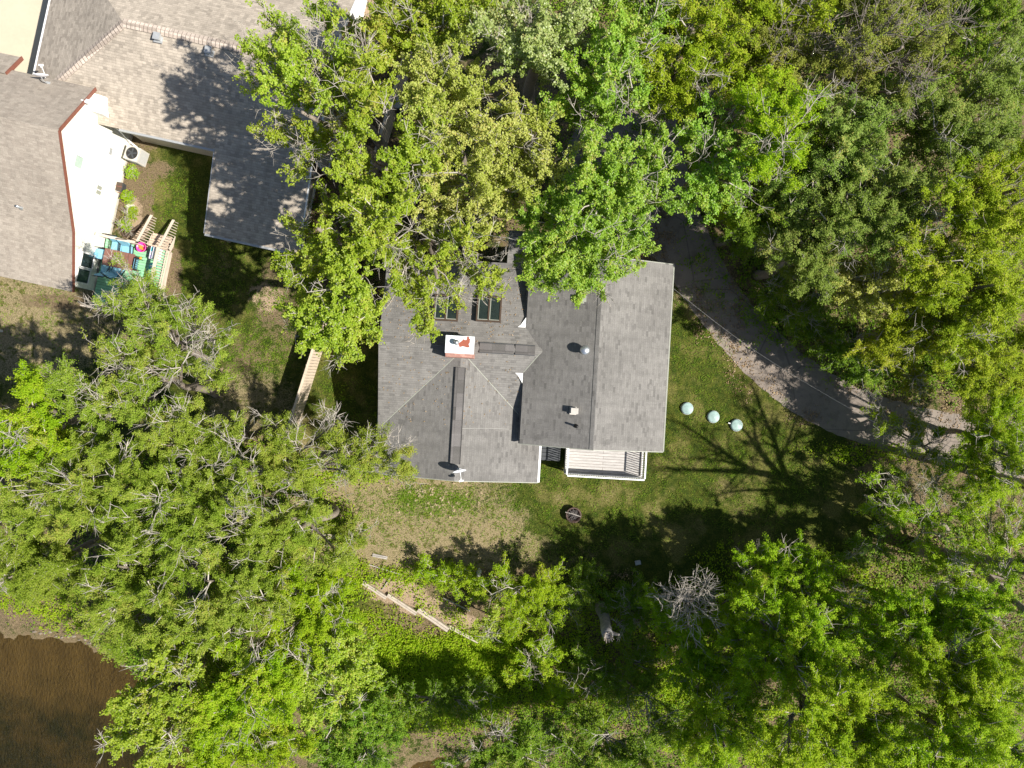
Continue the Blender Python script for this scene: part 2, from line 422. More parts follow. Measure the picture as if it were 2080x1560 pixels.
# ------------------------------------------------------------------ ground sheet
xs = np.concatenate([[-400, -200, -100, -60, -45], np.arange(-36, 36.01, .25), [45, 60, 100, 200, 400]])
ys = np.concatenate([[-400, -200, -100, -60, -40], np.arange(-28, 28.01, .25), [40, 60, 100, 200, 400]])
X, Y = np.meshgrid(xs, ys); Z = terrain(X, Y)
nx, ny = len(xs), len(ys)
idx = np.arange(nx * ny).reshape(ny, nx)
quads = np.stack([idx[:-1, :-1], idx[:-1, 1:], idx[1:, 1:], idx[1:, :-1]], -1).reshape(-1, 4)
ground = big_mesh('ground', np.stack([X, Y, Z], -1).reshape(-1, 3), quads, M['ground'], smooth=True)
tag(ground, kind='structure')
PXg = 1040 + X / S; PYg = 780 - Y / S
cov = np.zeros((3, ny, nx))
cov[1] = .55                                    # forest floor by default
def blob(ch, px, py, rx, ry, val, soft=.5):
    d = np.sqrt(((PXg - px) / rx) ** 2 + ((PYg - py) / ry) ** 2)
    wgt = 1 - sstep(1 - soft, 1 + soft, d)
    cov[ch] = cov[ch] * (1 - wgt) + val * wgt
# lawns (clear the litter), then dry and bare places
for a in ((1420, 900, 260, 260), (1200, 1040, 420, 160), (1500, 1050, 260, 130), (850, 1050, 300, 120), (700, 820, 130, 160), (420, 480, 160, 220), (100, 680, 240, 130), (420, 640, 170, 130), (300, 760, 300, 140)):
    blob(1, *a, .05, .3)
for a, v in (((790, 1050, 260, 115), 1.08), ((880, 1120, 230, 50), .95), ((1010, 1010, 110, 60), .62), ((1120, 1130, 120, 45), .45), ((60, 660, 190, 130), .72), ((230, 640, 140, 80), .6), ((520, 840, 110, 110), .6), ((450, 560, 60, 60), .4), ((660, 980, 120, 70), .8), ((1180, 1000, 140, 60), .28), ((1420, 1010, 160, 90), .3)):
    blob(0, *a, v, .45)
for a, v in (((275, 420, 36, 90), .9), ((330, 345, 40, 20), .6), ((345, 560, 26, 70), .8), ((560, 620, 50, 110), .6), ((470, 720, 110, 60), .45), ((300, 600, 60, 20), .7), ((120, 610, 130, 18), .6), ((1300, 520, 60, 18), .9), ((700, 330, 90, 280), .6), ((880, 1290, 130, 30), .75), ((1000, 1310, 80, 40), .6), ((60, 1255, 200, 30), .7), ((730, 1165, 80, 45), .5), ((1100, 1165, 200, 14), .6), ((1650, 360, 260, 200), .55), ((1800, 700, 200, 100), .5), ((1900, 850, 120, 40), .55), ((1150, 1430, 60, 30), .7), ((1280, 1460, 70, 30), .55), ((690, 1240, 90, 40), .2), ((760, 1360, 130, 60), .12), ((900, 1380, 130, 50), .3)):
    blob(1, *a, v, .5)
for a, v in (((800, 1200, 62, 28), .9), ((870, 1235, 60, 24), .8), ((930, 1262, 40, 18), .7), ((662, 1070, 28, 12), .9), ((735, 30, 60, 120), .55), ((540, 600, 40, 40), .55), ((430, 760, 50, 25), .5), ((270, 440, 22, 40), .6), ((700, 1160, 40, 30), .5)):
    blob(2, *a, v, .5)
att = ground.data.attributes.new('cover', 'FLOAT_COLOR', 'POINT')
att.data.foreach_set('color', np.concatenate([cov.reshape(3, -1).T, np.ones((nx * ny, 1))], 1).astype(np.float32).ravel())

mb = MB(); mb.poly([(-60, -9, WATER_Z), (-60, -60, WATER_Z), (12, -60, WATER_Z), (12, -9, WATER_Z)])
tag(mb.build('pond_water', M['water']), kind='structure')

# ------------------------------------------------------------------ drives
def sheet(name, pxs, mat, dz, sub=0):
    mb = MB(); mb.poly([G(x, y, dz) for x, y in pxs][::-1]); return tag(mb.build(name, mat), kind='structure')
left = [(1285, 30), (1278, 200), (1180, 240), (1150, 300), (1160, 380), (1230, 470), (1310, 512), (1352, 546), (1380, 590), (1405, 630), (1438, 672), (1475, 718), (1515, 760), (1560, 800), (1600, 832), (1645, 858), (1700, 884), (1760, 905), (1840, 925), (1920, 940), (2040, 965), (2300, 1010)]
right = [(1370, 30), (1365, 200), (1385, 300), (1410, 400), (1428, 450), (1452, 500), (1480, 552), (1512, 600), (1548, 640), (1590, 682), (1635, 722), (1682, 756), (1730, 782), (1790, 806), (1850, 822), (1920, 838), (1990, 850), (2060, 858), (2180, 868), (2320, 880)]
top = [(1285, -900)], [(1370, -900)]
def dense(pts, n):
    out = []; rnd = random.Random(3)
    for (a, b), (c, d) in zip(pts[:-1], pts[1:]):
        for i in range(n):
            t = i / n; out.append((a + (c - a) * t + rnd.uniform(-2.2, 2.2), b + (d - b) * t + rnd.uniform(-2.2, 2.2)))
    return out + [pts[-1]]
sheet('driveway', dense(top[0] + left, 5) + dense((right + top[1][::-1])[::1] if False else list(reversed(top[1] + right)), 5), M['asphalt'], .004)
sheet('concrete_driveway', [(-400, -300), (150, -300), (96, 60), (60, 215), (-400, 130)], M['cream_concrete'], .004)

# ------------------------------------------------------------------ the grey house in the middle
TH = math.radians(3.3); CS, SN = math.cos(TH), math.sin(TH)
def L(px, py, z):
    p = P(px, py, z); return (p.x * CS - p.y * SN, p.x * SN + p.y * CS, z)
hb = (0.5, 1.0)
def W(u, v): return (u * CS + v * SN, -u * SN + v * CS)
house = thing('grey_house', (0, 0, 0), 'dark grey shingled house with crossing gable roofs in the middle of the clearing', 'house', 'houses', -TH)
VR, ZM, PI_, ZE = 1.555, 4.31, .26, 4.05
RU0, RU1, RV0, RV1, RUR, ZR = .49, 7.0, -2.67, 5.82, 3.70, 5.12
pr = (ZR - ZE) / (RUR - RU0)
UX = RU0 + (ZM - ZE) / pr
dv = (ZM - ZE) / PI_
uw, un, us = -6.1, 5.6, -4.5
zm = lambda v: ZM - PI_ * abs(v - VR)
SR, SHW = -2.36, 3.80
ZS = zm(VR - 4.0) + PI_ * SHW
va = VR - (ZM - ZS) / PI_
zs = lambda u: ZS - PI_ * abs(u - SR)
wu = RU0 + .38
mb = MB()
mb.slab([(uw, VR, ZM), (UX, VR, ZM), (RU0, VR + dv, ZE), (wu, VR + dv, ZE), (wu, un, zm(un)), (uw, un, zm(un))], .14, (1, 0))
mb.slab([(uw, VR, ZM), (SR, VR, ZM), (SR, va, ZS), (uw, VR - 4.0 + (SR - SHW - uw) * -1 * 0, zs(uw))], .14, (1, 0))
ve = VR - (zs(wu) * -1 + ZM) / PI_
mb.slab([(SR, va, ZS), (SR, VR, ZM), (UX, VR, ZM), (RU0, VR - dv, ZE), (wu, VR - dv, ZE), (wu, ve, zs(wu))], .14, (1, 0))
mb.slab([(SR, va, ZS), (uw, VR - 4.0, zs(uw)), (uw, us, zs(uw)), (SR, us, ZS)], .14, (0, 1))
mb.slab([(SR, va, ZS), (wu, ve, zs(wu)), (wu, -2.2, zs(wu)), (SR + SHW, -2.2, zs(SR + SHW)), (SR + SHW, us, zs(SR + SHW)), (SR, us, ZS)], .14, (0, 1))
mb.slab([(-.55, un - .02, zm(un) - .02), (wu, un - .02, zm(un) - .02), (wu, 7.2, zm(un) - .3), (-.55, 7.2, zm(un) - .3)], .12, (1, 0))
roofL = mb.build('roof', M['shingle_dark'], house); tag(roofL, 'lower roof with the crossing ridges and valleys')
mb = MB()
mb.slab([(RU0, RV0, ZE), (RUR, RV0, ZR), (RUR, RV1, ZR), (RU0, RV1, ZE)], .14, (0, 1))
mb.slab([(RU1, RV0, ZE), (RU1, RV1, ZE), (RUR, RV1, ZR), (RUR, RV0, ZR)], .14, (0, 1))
roofR = mb.build('roof', M['shingle_dark'], house); tag(roofR, 'higher gable roof of the right wing')
# ridge caps
mb = MB()
def capstrip(mb, a, b, w, drop, e):
    a, b = Vector(a), Vector(b); d = (b - a).normalized(); n = Vector((0, 0, 1)).cross(d)
    for sgn in (1, -1):
        q = n * w * sgn + Vector((0, 0, -drop))
        mb.slab([a, b, b + q, a + q], .015, e)
capstrip(mb, (RUR, RV0, ZR + .02), (RUR, RV1, ZR + .02), .16, .16 * pr, (0, 1))
mb.build('ridge_cap', M['shingle_dark'], house)
mb = MB(); capstrip(mb, (uw, VR, ZM + .02), (-3.1, VR, ZM + .02), .16, .05, (1, 0)); capstrip(mb, (-1.9, VR, ZM + .02), (UX, VR, ZM + .02), .16, .05, (1, 0))
mb.build('ridge_cap', M['shingle_dark'], house)
# raised ridge vents
def ridge_vent(a, b, lab):
    mb = MB(); a, b = Vector(a), Vector(b); d = (b - a).normalized(); n = Vector((0, 0, 1)).cross(d)
    w = .21
    mb.hexa([a - n * w - Vector((0, 0, .12)), a + n * w - Vector((0, 0, .12)), b + n * w - Vector((0, 0, .12)), b - n * w - Vector((0, 0, .12))][::-1] if False else
            [a + n * w - Vector((0, 0, .12)), a - n * w - Vector((0, 0, .12)), b - n * w - Vector((0, 0, .12)), b + n * w - Vector((0, 0, .12))],
            [a + n * w + Vector((0, 0, .0)), a - n * w + Vector((0, 0, .0)), b - n * w + Vector((0, 0, .0)), b + n * w + Vector((0, 0, .0))])
    rv = mb.build('ridge_vent', M['cap'], house); tag(rv, lab)
    mb = MB()
    for sg in (1, -1):
        mb.bar(a + n * (w + .015) * sg - Vector((0, 0, .04)), b + n * (w + .015) * sg - Vector((0, 0, .04)), .025, .06)
    mb.build('vent_edge', M['black'] if (b - a).length > 2 else M['charcoal'], rv)
ridge_vent((SR, va - .75, ZS + .03), (SR, us + .75, ZS + .03), 'long raised ridge vent running to the front gable')
ridge_vent((-1.55, VR, ZM + .03), (.0, VR, ZM + .03), 'short raised ridge vent beside the chimney')
ridge_vent((.06, VR, ZM + .02), (.95, VR, ZM + .02), 'dark raised ridge vent ending at the valley')
# valley flashing lines
mb = MB()
for a, b in (((SR, va, ZS), (uw, VR - 4.0, zs(uw))), ((SR, va, ZS), (wu - .5, ve + .5, zs(wu - .5))), ((UX, VR, ZM), (RU0, VR - dv, ZE))):
    a = Vector(a) + Vector((0, 0, .006)); b = Vector(b) + Vector((0, 0, .006)); mb.bar(a, b, .03, .012)
mb.build('valley_flashing', M['olive_metal'], house)
# pale soffit returns at the two valley ends
for (u0, v0, sg) in ((RU0 - .02, VR + dv + .04, 1), (RU0 - .02, VR - dv - .04, -1)):
    mb = MB(); z = ZE + .01
    mb.prism([(u0, v0), (u0 - .42, v0 - .06 * sg), (u0 - .22, v0 + .12 * sg), (u0, v0 + .46 * sg)][::(1 if sg < 0 else 1)], z - .10, z - .02)
    mb.build('soffit_return', M['white'], house)
# fascia and gutters
mb = MB()
zf = zs(SR + SHW)
mb.box((SR + SHW + .05, (us - 2.25) / 2, zf - .07), (.10, us * -1 - 2.25, .12)); mb.build('gutter', M['white'], house)
mb = MB(); mb.box((RU1 + .04, (RV0 + RV1) / 2, ZE - .09), (.05, RV1 - RV0, .10)); mb.build('gutter', M['olive_metal'], house)
mb = MB(); mb.box((RU0 - .03, (RV0 + RV1) / 2, ZE - .11), (.05, RV1 - RV0, .10)); mb.build('fascia', M['charcoal'], house)
mb = MB(); mb.box((uw - .035, (us + un) / 2, zm(un) - .10), (.06, un - us, .1)); mb.build('gutter', M['galv'], house)
mb = MB()
for u0, z0, u1, z1 in ((SR - SHW + .06, zs(uw), SR, ZS), (SR, ZS, SR + SHW, zf)):
    mb.bar((u0, us - .02, z0 - .1), (u1, us - .02, z1 - .1), .03, .16)
mb.build('rake_board', M['olive_metal'], house)
mb = MB()
for u0, z0, u1, z1 in ((RU0, ZE, RUR, ZR), (RUR, ZR, RU1, ZE)):
    for v in (RV0 - .02,): mb.bar((u0, v, z0 - .1), (u1, v, z1 - .1), .03, .16)
mb.build('rake_board', M['olive_metal'], house)
mb = MB()
for u0, z0, u1, z1 in ((RU0, ZE, RUR, ZR), (RUR, ZR, RU1, ZE)): mb.bar((u0, RV1 + .02, z0 - .1), (u1, RV1 + .02, z1 - .1), .03, .16)
mb.build('rake_board', M['olive_metal'], house)
# walls
def gable_wall(mb, ua, ub, v, z0, za, um, zmid, t=.16):
    pts = [(ua, z0), (ub, z0), (ub, za), (um, zmid), (ua, za)]
    n = len(mb.v)
    mb.v += [(u, v - t / 2, z) for u, z in pts] + [(u, v + t / 2, z) for u, z in pts]
    mb.face([n + i for i in range(5)], pts); mb.face([n + 9 - i for i in range(5)], pts[::-1])
    for i in range(5):
        j = (i + 1) % 5; mb.face((n + i, n + 5 + i, n + 5 + j, n + j))
mb = MB()
a, b2 = RU0 + .4, RU1 - .45
for v in (RV0 + .45, RV1 - .45): gable_wall(mb, a, b2, v, -.3, ZE - .16 + .4 * pr, RUR, ZR - .18)
for u in (a, b2): mb.box((u, (RV0 + RV1) / 2, (ZE - .2) / 2 + .05), (.15, RV1 - RV0 - 1.1, ZE + .1))
wallR = mb.build('wall', M['grey_siding'], house)
mb = MB()
a, b2 = uw + .4, SR + SHW - .4
gable_wall(mb, a, b2, us + .4, -.3, zs(a) - .16, SR, ZS - .18)
mb.box((a, (us + un) / 2, (zs(a) - .45) / 2), (.15, un - us - 1.0, zs(a) + .1))
mb.box((b2, (us - 2.2) / 2 + .2, (zs(b2) - .45) / 2), (.15, 1.85, zs(b2) + .1))
mb.box(((a + wu) / 2, un - .4, (zm(un) - .35) / 2), (wu - a, .15, zm(un) + .2))
mb.build('wall', M['grey_siding'], house)
def wall_window(u0, v, z0, w, h, wl=1):
    mb = MB(); y = v - .1
    for c, d in (((u0, y, z0), (w + .16, .05, .08)), ((u0, y, z0 + h), (w + .16, .05, .08)), ((u0 - w / 2 - .04, y, z0 + h / 2), (.08, .05, h - .09)), ((u0 + w / 2 + .04, y, z0 + h / 2), (.08, .05, h - .09)), ((u0, y, z0 + h / 2), (.05, .04, h - .09))):
        mb.box(c, d)
    f = mb.build('window', M['white'], house)
    mb = MB(); mb.box((u0, y + .004, z0 + h / 2), (w - .01, .02, h - .1)); mb.build('pane', M['glass'], f)
wall_window(-4.2, us + .4, 1.1, 1.5, 1.2); wall_window(-.6, us + .4, 1.1, 1.5, 1.2)
mb = MB(); v = RV0 + .34
for c, d in (((4.4, v, 3.28), (2.1, .06, .1)), ((3.36, v, 2.2), (.1, .06, 2.05)), ((5.44, v, 2.2), (.1, .06, 2.05)), ((4.4, v - .01, 2.2), (.08, .05, 2.05))): mb.box(c, d)
pd = mb.build('patio_door', M['white'], house)
mb = MB(); mb.box((4.4, v + .012, 2.2), (1.95, .03, 2.04)); mb.build('pane', M['glass'], pd)
# chimney
ch = L(934, 700, 5.15)
cu, cv = ch[0], ch[1]
mb = MB()
mb.prism([(cu - .59, cv - .36), (cu + .59, cv - .36), (cu + .59, cv + .34), (cu - .59, cv + .34)], 0, 5.08)
mb.prism([(cu - .62, cv - .56), (cu + .62, cv - .56), (cu + .62, cv - .362), (cu - .62, cv - .362)], 0, 5.02)
chim = mb.build('chimney', M['brick'], house)
mb = MB(); mb.prism([(cu - .63, cv - .39), (cu + .63, cv - .39), (cu + .63, cv + .38), (cu - .63, cv + .38)], 5.08, 5.16); mb.build('chimney_cap', M['capmetal'], chim)
M['_capmap'].inputs['Location'].default_value = (-(cu + .18) * 1.5, -(cv + .02) * 1.5, 0)
mb = MB(); fu, fv = cu - .14, cv + .08
mb.lathe([(.085, 5.16), (.085, 5.32), (.12, 5.33), (.12, 5.40), (.02, 5.46)], (fu, fv, 0), 16); mb.build('flue_pipe', M['metal'], chim, True)
# skylights on the rear slope
for (px, py, lab) in ((908, 627, 'twin-pane skylight nearer the left eave'), (994, 629, 'twin-pane skylight nearer the right wing')):
    u, v, _ = L(px, py, 3.7); z = zm(v); mb = MB(); sl = PI_
    w, d, hh = .56, .60, .26
    def q(x, y, dz): return (u + x, v + y, z - y * sl + dz)
    for x0, x1, y0, y1 in ((-w, w, -d, -d + .07), (-w, w, d - .07, d), (-w, -w + .07, -d + .07, d - .07), (w - .07, w, -d + .07, d - .07), (-.035, .035, -d + .07, d - .07)):
        mb.hexa([q(x0, y0, -.1), q(x1, y0, -.1), q(x1, y1, -.1), q(x0, y1, -.1)], [q(x0, y0, hh), q(x1, y0, hh), q(x1, y1, hh), q(x0, y1, hh)])
    sk = mb.build('skylight', M['dkbrown'], house); tag(sk, lab)
    for x0, x1 in ((-w + .075, -.04), (.04, w - .075)):
        mb = MB(); a, c = -d + .075, d - .075
        mb.hexa([q(x0, a, hh - .07), q(x1, a, hh - .07), q(x1, c, hh - .07), q(x0, c, hh - .07)], [q(x0, a, hh - .03), q(x1, a, hh - .03), q(x1, c, hh - .03), q(x0, c, hh - .03)])
        mb.build('pane', M['glass'], sk)
        mb = MB()
        for X0, X1, Y0, Y1 in ((x0, x0 + .035, a, c), (x0 + .035, x1, a, a + .03)):
            mb.hexa([q(X0, Y0, hh - .03), q(X1, Y0, hh - .03), q(X1, Y1, hh - .03), q(X0, Y1, hh - .03)], [q(X0, Y0, hh + .012), q(X1, Y0, hh + .012), q(X1, Y1, hh + .012), q(X0, Y1, hh + .012)])
        mb.build('sash', M['olive_metal'], sk)
# vents on the right wing's left slope
zr = lambda u: ZE + pr * (u - RU0)
u, v, _ = L(1188, 711, 5.2); z = zr(u)
mb = MB(); mb.lathe([(.19, -.08), (.17, .06), (.13, .16), (.13, .30), (.21, .31), (.22, .36), (.17, .42), (.05, .46)], (u, v, z), 24)
tag(mb.build('round_vent', M['metal'], house, True), 'round metal roof vent with a domed cap')
for px, py, lab in ((1168, 835, 'square box vent nearer the front'), (1184, 607, 'square box vent half under the leaves')):
    u, v, _ = L(px, py, 5.1); z = zr(u); mb = MB()
    mb.box((u, v, z + .0), (.42, .34, .06)); mb.hexa([(u - .14, v - .12, z + .02), (u + .15, v - .12, z + .02), (u + .15, v + .12, z + .02), (u - .14, v + .12, z + .02)], [(u - .17, v - .13, z + .24), (u + .15, v - .13, z + .28), (u + .15, v + .13, z + .28), (u - .17, v + .13, z + .24)])
    tag(mb.build('box_vent', M['olive_metal'] if py < 700 else M['acgrey'], house), lab)
u, v, _ = L(1171, 866, 5.0); z = zr(u); mb = MB(); mb.lathe([(.10, -.05), (.09, .03), (.05, .06), (.05, .36)], (u, v, z), 12)
mb.build('vent_pipe', M['black'], house, True)
u, v, _ = L(1002, 604, 3.9); mb = MB(); mb.lathe([(.11, -.08), (.10, .06), (.06, .08), (.06, .2)], (u, v, zm(v)), 12); mb.build('vent_pipe', M['charcoal'], house, True)

# cable lying across the front wing roof
mb = MB(); pts = []
for i in range(15):
    t = i / 14; px = 938 + (1034 - 938) * t; py = 869.5 + 3 * t - 1.2 * math.sin(t * 3.1)
    u, v, _ = L(px, py, 4.0); pts.append(W(u, v) + (zs(u) + .018,))
mb.tube(pts, .011, 6)
tag(mb.build('roof_cable', M['cable']), 'thin pale cable lying across the front grey roof from the ridge to the higher wing', 'cable')

# overhead cable from the eave corner towards the trees
mb = MB(); a = Vector(W(RU1 + .1, 4.75) + (ZE - .1,)); bq = P(1780, 860, 7.5); pts = []
for i in range(25):
    t = i / 24; p = a.lerp(bq, t); p.z -= 1.2 * math.sin(math.pi * t); pts.append(p)
mb.tube(pts, .0045, 6)
tag(mb.build('overhead_cable', M['cable']), 'white overhead cable running from the grey house eave out across the asphalt drive', 'cable')

# ------------------------------------------------------------------ satellite dish on the front ridge
def dish(base, aim, label, rz):
    t = thing('satellite_dish', base, label, 'satellite dish', 'satellite dishes', rz)
    mb = MB(); mb.tube([(0, 0, 0), (0, 0, .35), (.03, .08, .5)], .025, 8); mb.box((0, 0, .01), (.2, .2, .02)); mb.build('mast', M['galv'], t)
    mb = MB(); d = Vector(aim).normalized(); a = d.orthogonal().normalized()
    if abs(a.z) > .9: a = Vector((1, 0, 0))
    a = Vector((0, 0, 1)).cross(d).normalized(); b = d.cross(a); c = Vector((.03, .1, .52)); n = 20
    rings = []
    for r, h in ((.02, 0), (.14, .015), (.25, .05), (.31, .08), (.31, .095), (.25, .066), (.14, .03), (.02, .014)):
        rings.append([tuple(c + a * (r * math.cos(k * 2 * math.pi / n)) + b * (r * math.sin(k * 2 * math.pi / n)) + d * h) for k in range(n)])
    base_i = 0
    for rg in rings: mb.v += rg
    for i in range(len(rings) - 1):
        for k in range(n): mb.face((i * n + k, i * n + (k + 1) % n, (i + 1) * n + (k + 1) % n, (i + 1) * n + k))
    mb.build('reflector', M['toywhite'], t, True)
    mb = MB(); f = c + d * .5 - b * .12
    mb.tube([c - b * .28, c - b * .25 + d * .2, f], .016, 6); mb.build('feed_arm', M['white'], t)
    mb = MB(); mb.bar(f - a * .1, f + a * .1, .07, .07); mb.bar(f, f - d * .1, .05, .05); mb.build('receiver', M['white'], t)
    return t
u, v, _ = L(932, 956, 4.4)
dish(W(u, v) + (ZS - .02,), (.25, -.93, .28), 'pale satellite dish on the front ridge end of the grey house', -TH)

# ------------------------------------------------------------------ front deck
def rail(mb, a, b, h, gap=.115, w=.035, post=1.5):
    a, b = Vector(a), Vector(b); d = b - a; Ln = math.hypot(d.x, d.y); up = Vector((0, 0, 1))
    mb.bar(a + up * h, b + up * h, .07, .04); mb.bar(a + up * .1, b + up * .1, .05, .06)
    k = max(1, round(Ln / gap))
    for i in range(k + 1):
        p = a.lerp(b, i / k); mb.box((p.x, p.y, p.z + h / 2 + .04), (w, w, h - .11), math.atan2(d.y, d.x))
def post(mb, p, h, w=.1, rz=0): mb.box((p[0], p[1], p[2] + h / 2), (w, w, h), rz)
ZD = 1.05
d0 = L(1150, 970, ZD + .95); d1 = L(1311, 974, ZD + .95)
du0, du1, dvs, dvn = d0[0], d1[0], (d0[1] + d1[1]) / 2, RV0 + .36
deck = thing('front_deck', W((du0 + du1) / 2, (dvs + dvn) / 2) + (0,), 'pale wooden deck with white baluster railing at the front of the grey house', 'deck', None, -TH)
def dl(u, v, z): return (u - (du0 + du1) / 2, v - (dvs + dvn) / 2, z)
mb = MB(); c = dl((du0 + du1) / 2, (dvs + dvn) / 2, ZD - .02)
mb.slab([dl(du0, dvs, ZD), dl(du1, dvs, ZD), dl(du1, dvn, ZD), dl(du0, dvn, ZD)], .04, (1, 0)); mb.build('deck_floor', M['deckboard'], deck)
mb = MB()
for (x0, y0), (x1, y1) in (((du0, dvs), (du1, dvs)), ((du0, dvs), (du0, dvn)), ((du1, dvs), (du1, dvn))):
    mb.bar(dl(x0, y0, ZD - .16), dl(x1, y1, ZD - .16), .04, .22)
mb.build('rim_joist', M['deckboard'], deck)
for (x0, y0), (x1, y1) in (((du0 + .05, dvs + .03), (du1 - .05, dvs + .03)), ((du0 + .03, dvs + .09), (du0 + .03, dvn)), ((du1 - .03, dvs + .09), (du1 - .03, dvn))):
    mb = MB(); rail(mb, dl(x0, y0, ZD), dl(x1, y1, ZD), .95); mb.build('railing', M['white'], deck)
for x, y in ((du0 + .05, dvs + .05), (du1 - .05, dvs + .05), ((du0 + du1) / 2, dvs + .05)):
    mb = MB(); post(mb, dl(x, y, -.1), ZD - .0, .1); mb.build('post', M['white'], deck)
# dark slatted landing between the wings
p0 = L(1098, 905, .9); p1 = L(1136, 936, .9)
lu0, lu1, lv0, lv1 = p0[0], p1[0], p1[1], RV0 + .3
land = thing('dark_landing', W((lu0 + lu1) / 2, (lv0 + lv1) / 2) + (0,), 'small dark grey slatted landing between the front roof and the pale deck', 'landing', None, -TH)
mb = MB(); cu_, cv_ = (lu0 + lu1) / 2, (lv0 + lv1) / 2
k = 7
for i in range(k):
    y0 = lv0 + (lv1 - lv0) * i / k - cv_; mb.box((0, y0 + (lv1 - lv0) / k / 2, .88), (lu1 - lu0 - .08, (lv1 - lv0) / k - .02, .04))
mb.build('slats', M['charcoal'], land)
mb = MB()
for x in (lu0 - cu_, lu1 - cu_): mb.box((x, 0, .84), (.05, lv1 - lv0, .16))
mb.box((0, lv0 - cv_, .80), (lu1 - lu0 + .02, .04, .08))
for x in (lu0 - cu_, lu1 - cu_):
    for y in (lv0 - cv_ + .05, lv1 - cv_ - .05): mb.box((x, y, .36), (.07, .07, .82))
mb.build('frame', M['charcoal'], land)

# ------------------------------------------------------------------ septic lids, fire pit, odds and ends on the lawn
for px, py, lab in ((1395, 829.5, 'pale green round lid nearest the grey house'), (1448, 846.5, 'middle pale green round lid of the row on the lawn'), (1495, 863.5, 'pale green round lid farthest from the house, with a small side tab')):
    t = thing('septic_cover', G(px, py), lab, 'lid', 'round lids on the lawn')
    mb = MB(); mb.lathe([(.285, -.05), (.285, .10), (.295, .10), (.30, .13), (.28, .155), (.22, .16), (.05, .19)], n=32); mb.build('disc', M['lid'], t, True)
    mb = MB(); mb.lathe([(.292, .02), (.315, .02), (.315, .10), (.292, .10)], n=32)
    if px > 1480: mb.box((-.36, .1, .09), (.14, .06, .03), -.3)
    mb.build('rim', M['galv'], t)
t = thing('fire_pit', G(1164, 1044), 'round rusty fire pit heaped with burnt sticks on the front lawn', 'fire pit')
mb = MB(); mb.lathe([(.33, 0), (.36, .3), (.40, .31), (.40, .34), (.33, .34), (.30, .06), (.02, .05)], n=28); mb.build('bowl', M['rust'], t, True)
mb = MB(); rnd = random.Random(5)
for i in range(46):
    a = rnd.uniform(0, 6.28); r = rnd.uniform(0, .24); l = rnd.uniform(.1, .24); c = Vector((r * math.cos(a), r * math.sin(a), rnd.uniform(.1, .34)))
    a2 = rnd.uniform(0, 6.28); dd = Vector((math.cos(a2), math.sin(a2), rnd.uniform(-.3, .3))) * l; mb.tube([c - dd, c + dd], rnd.uniform(.01, .022), 5)
mb.build('burnt_sticks', M['ash'], t)
mb = MB(); mb.tube([(-.42, .16, .36), (-.1, .1, .42), (.34, -.06, .37)], .022, 6); mb.build('poker_stick', M['greytimber'], t)
t = thing('white_box', G(1295, 1142), 'small whitish box on the shaded grass above the shrubs', 'box')
mb = MB(); mb.box((0, 0, .06), (.26, .18, .12), .2); mb.build('body', M['toywhite'], t)
mb = MB(); mb.box((0, 0, .135), (.28, .2, .03), .2); mb.build('lid', M['galv'], t)

# landscape timbers on the slope
def timber(p, q, w, h, lab, mat='timber', sec=2):
    a, b = G(*p), G(*q); a.z = max(a.z, b.z); b.z = a.z
    c = (a + b) / 2; t = MB(); n = max(2, int((b - a).length / .5)); rnd = random.Random(int(p[0]))
    d = (b - a); yaw = math.atan2(d.y, d.x); Ln = math.hypot(d.x, d.y) / 2
    for i in range(sec):
        y = (i - (sec - 1) / 2) * w * .48
        t.hexa([(-Ln, y - w * .22, -.1), (Ln, y - w * .22, -.1), (Ln, y + w * .22, -.1), (-Ln, y + w * .22, -.1)], [(-Ln, y - w * .2, h + rnd.uniform(0, .03)), (Ln, y - w * .2, h), (Ln, y + w * .2, h + .015), (-Ln, y + w * .2, h)])
    o = t.build('landscape_timber', M[mat], None, False, c, yaw)
    return tag(o, lab, 'timber', 'landscape timbers on the slope')
timber((738, 1182), (787, 1211), .20, .14, 'upper left pale landscape timber below the sandy terrace')
timber((788, 1207), (848, 1242), .22, .15, 'middle pale landscape timber below the sandy terrace')
timber((850, 1236), (912, 1274), .27, .17, 'wide pale landscape timber right of the middle one on the slope')
timber((911, 1270), (972, 1301), .20, .14, 'lower right pale landscape timber ending at the yellow-green bush')
timber((757, 1127), (787, 1133), .18, .05, 'short grey timber at the edge of the dry lawn', 'greytimber')
timber((750, 1146), (815, 1166), .10, .1, 'thin grey rail lying across the weeds above the sandy terrace', 'greytimber', 1)
timber((796, 1168), (776, 1198), .10, .08, 'thin grey rail crossing the sandy terrace', 'greytimber', 1)
timber((900, 1213), (955, 1240), .12, .1, 'dark thin rail lying in the bushes right of the terrace', 'greytimber', 1)
timber((612, 1112), (641, 1083), .2, .14, 'loose pale log lying in the undergrowth left of the dry lawn', 'timber', 1)
t = thing('wooden_post', G(686, 1082), 'leaning square wooden post at the left end of the dry lawn', 'post')
mb = MB(); mb.bar((0, 0, -.1), (.05, .1, 1.3), .2, .2); mb.build('shaft', M['greytimber'], t)
mb = MB(); mb.bar((-.14, .1, 1.32), (.25, .12, 1.34), .22, .06); mb.build('cap', M['timber'], t)
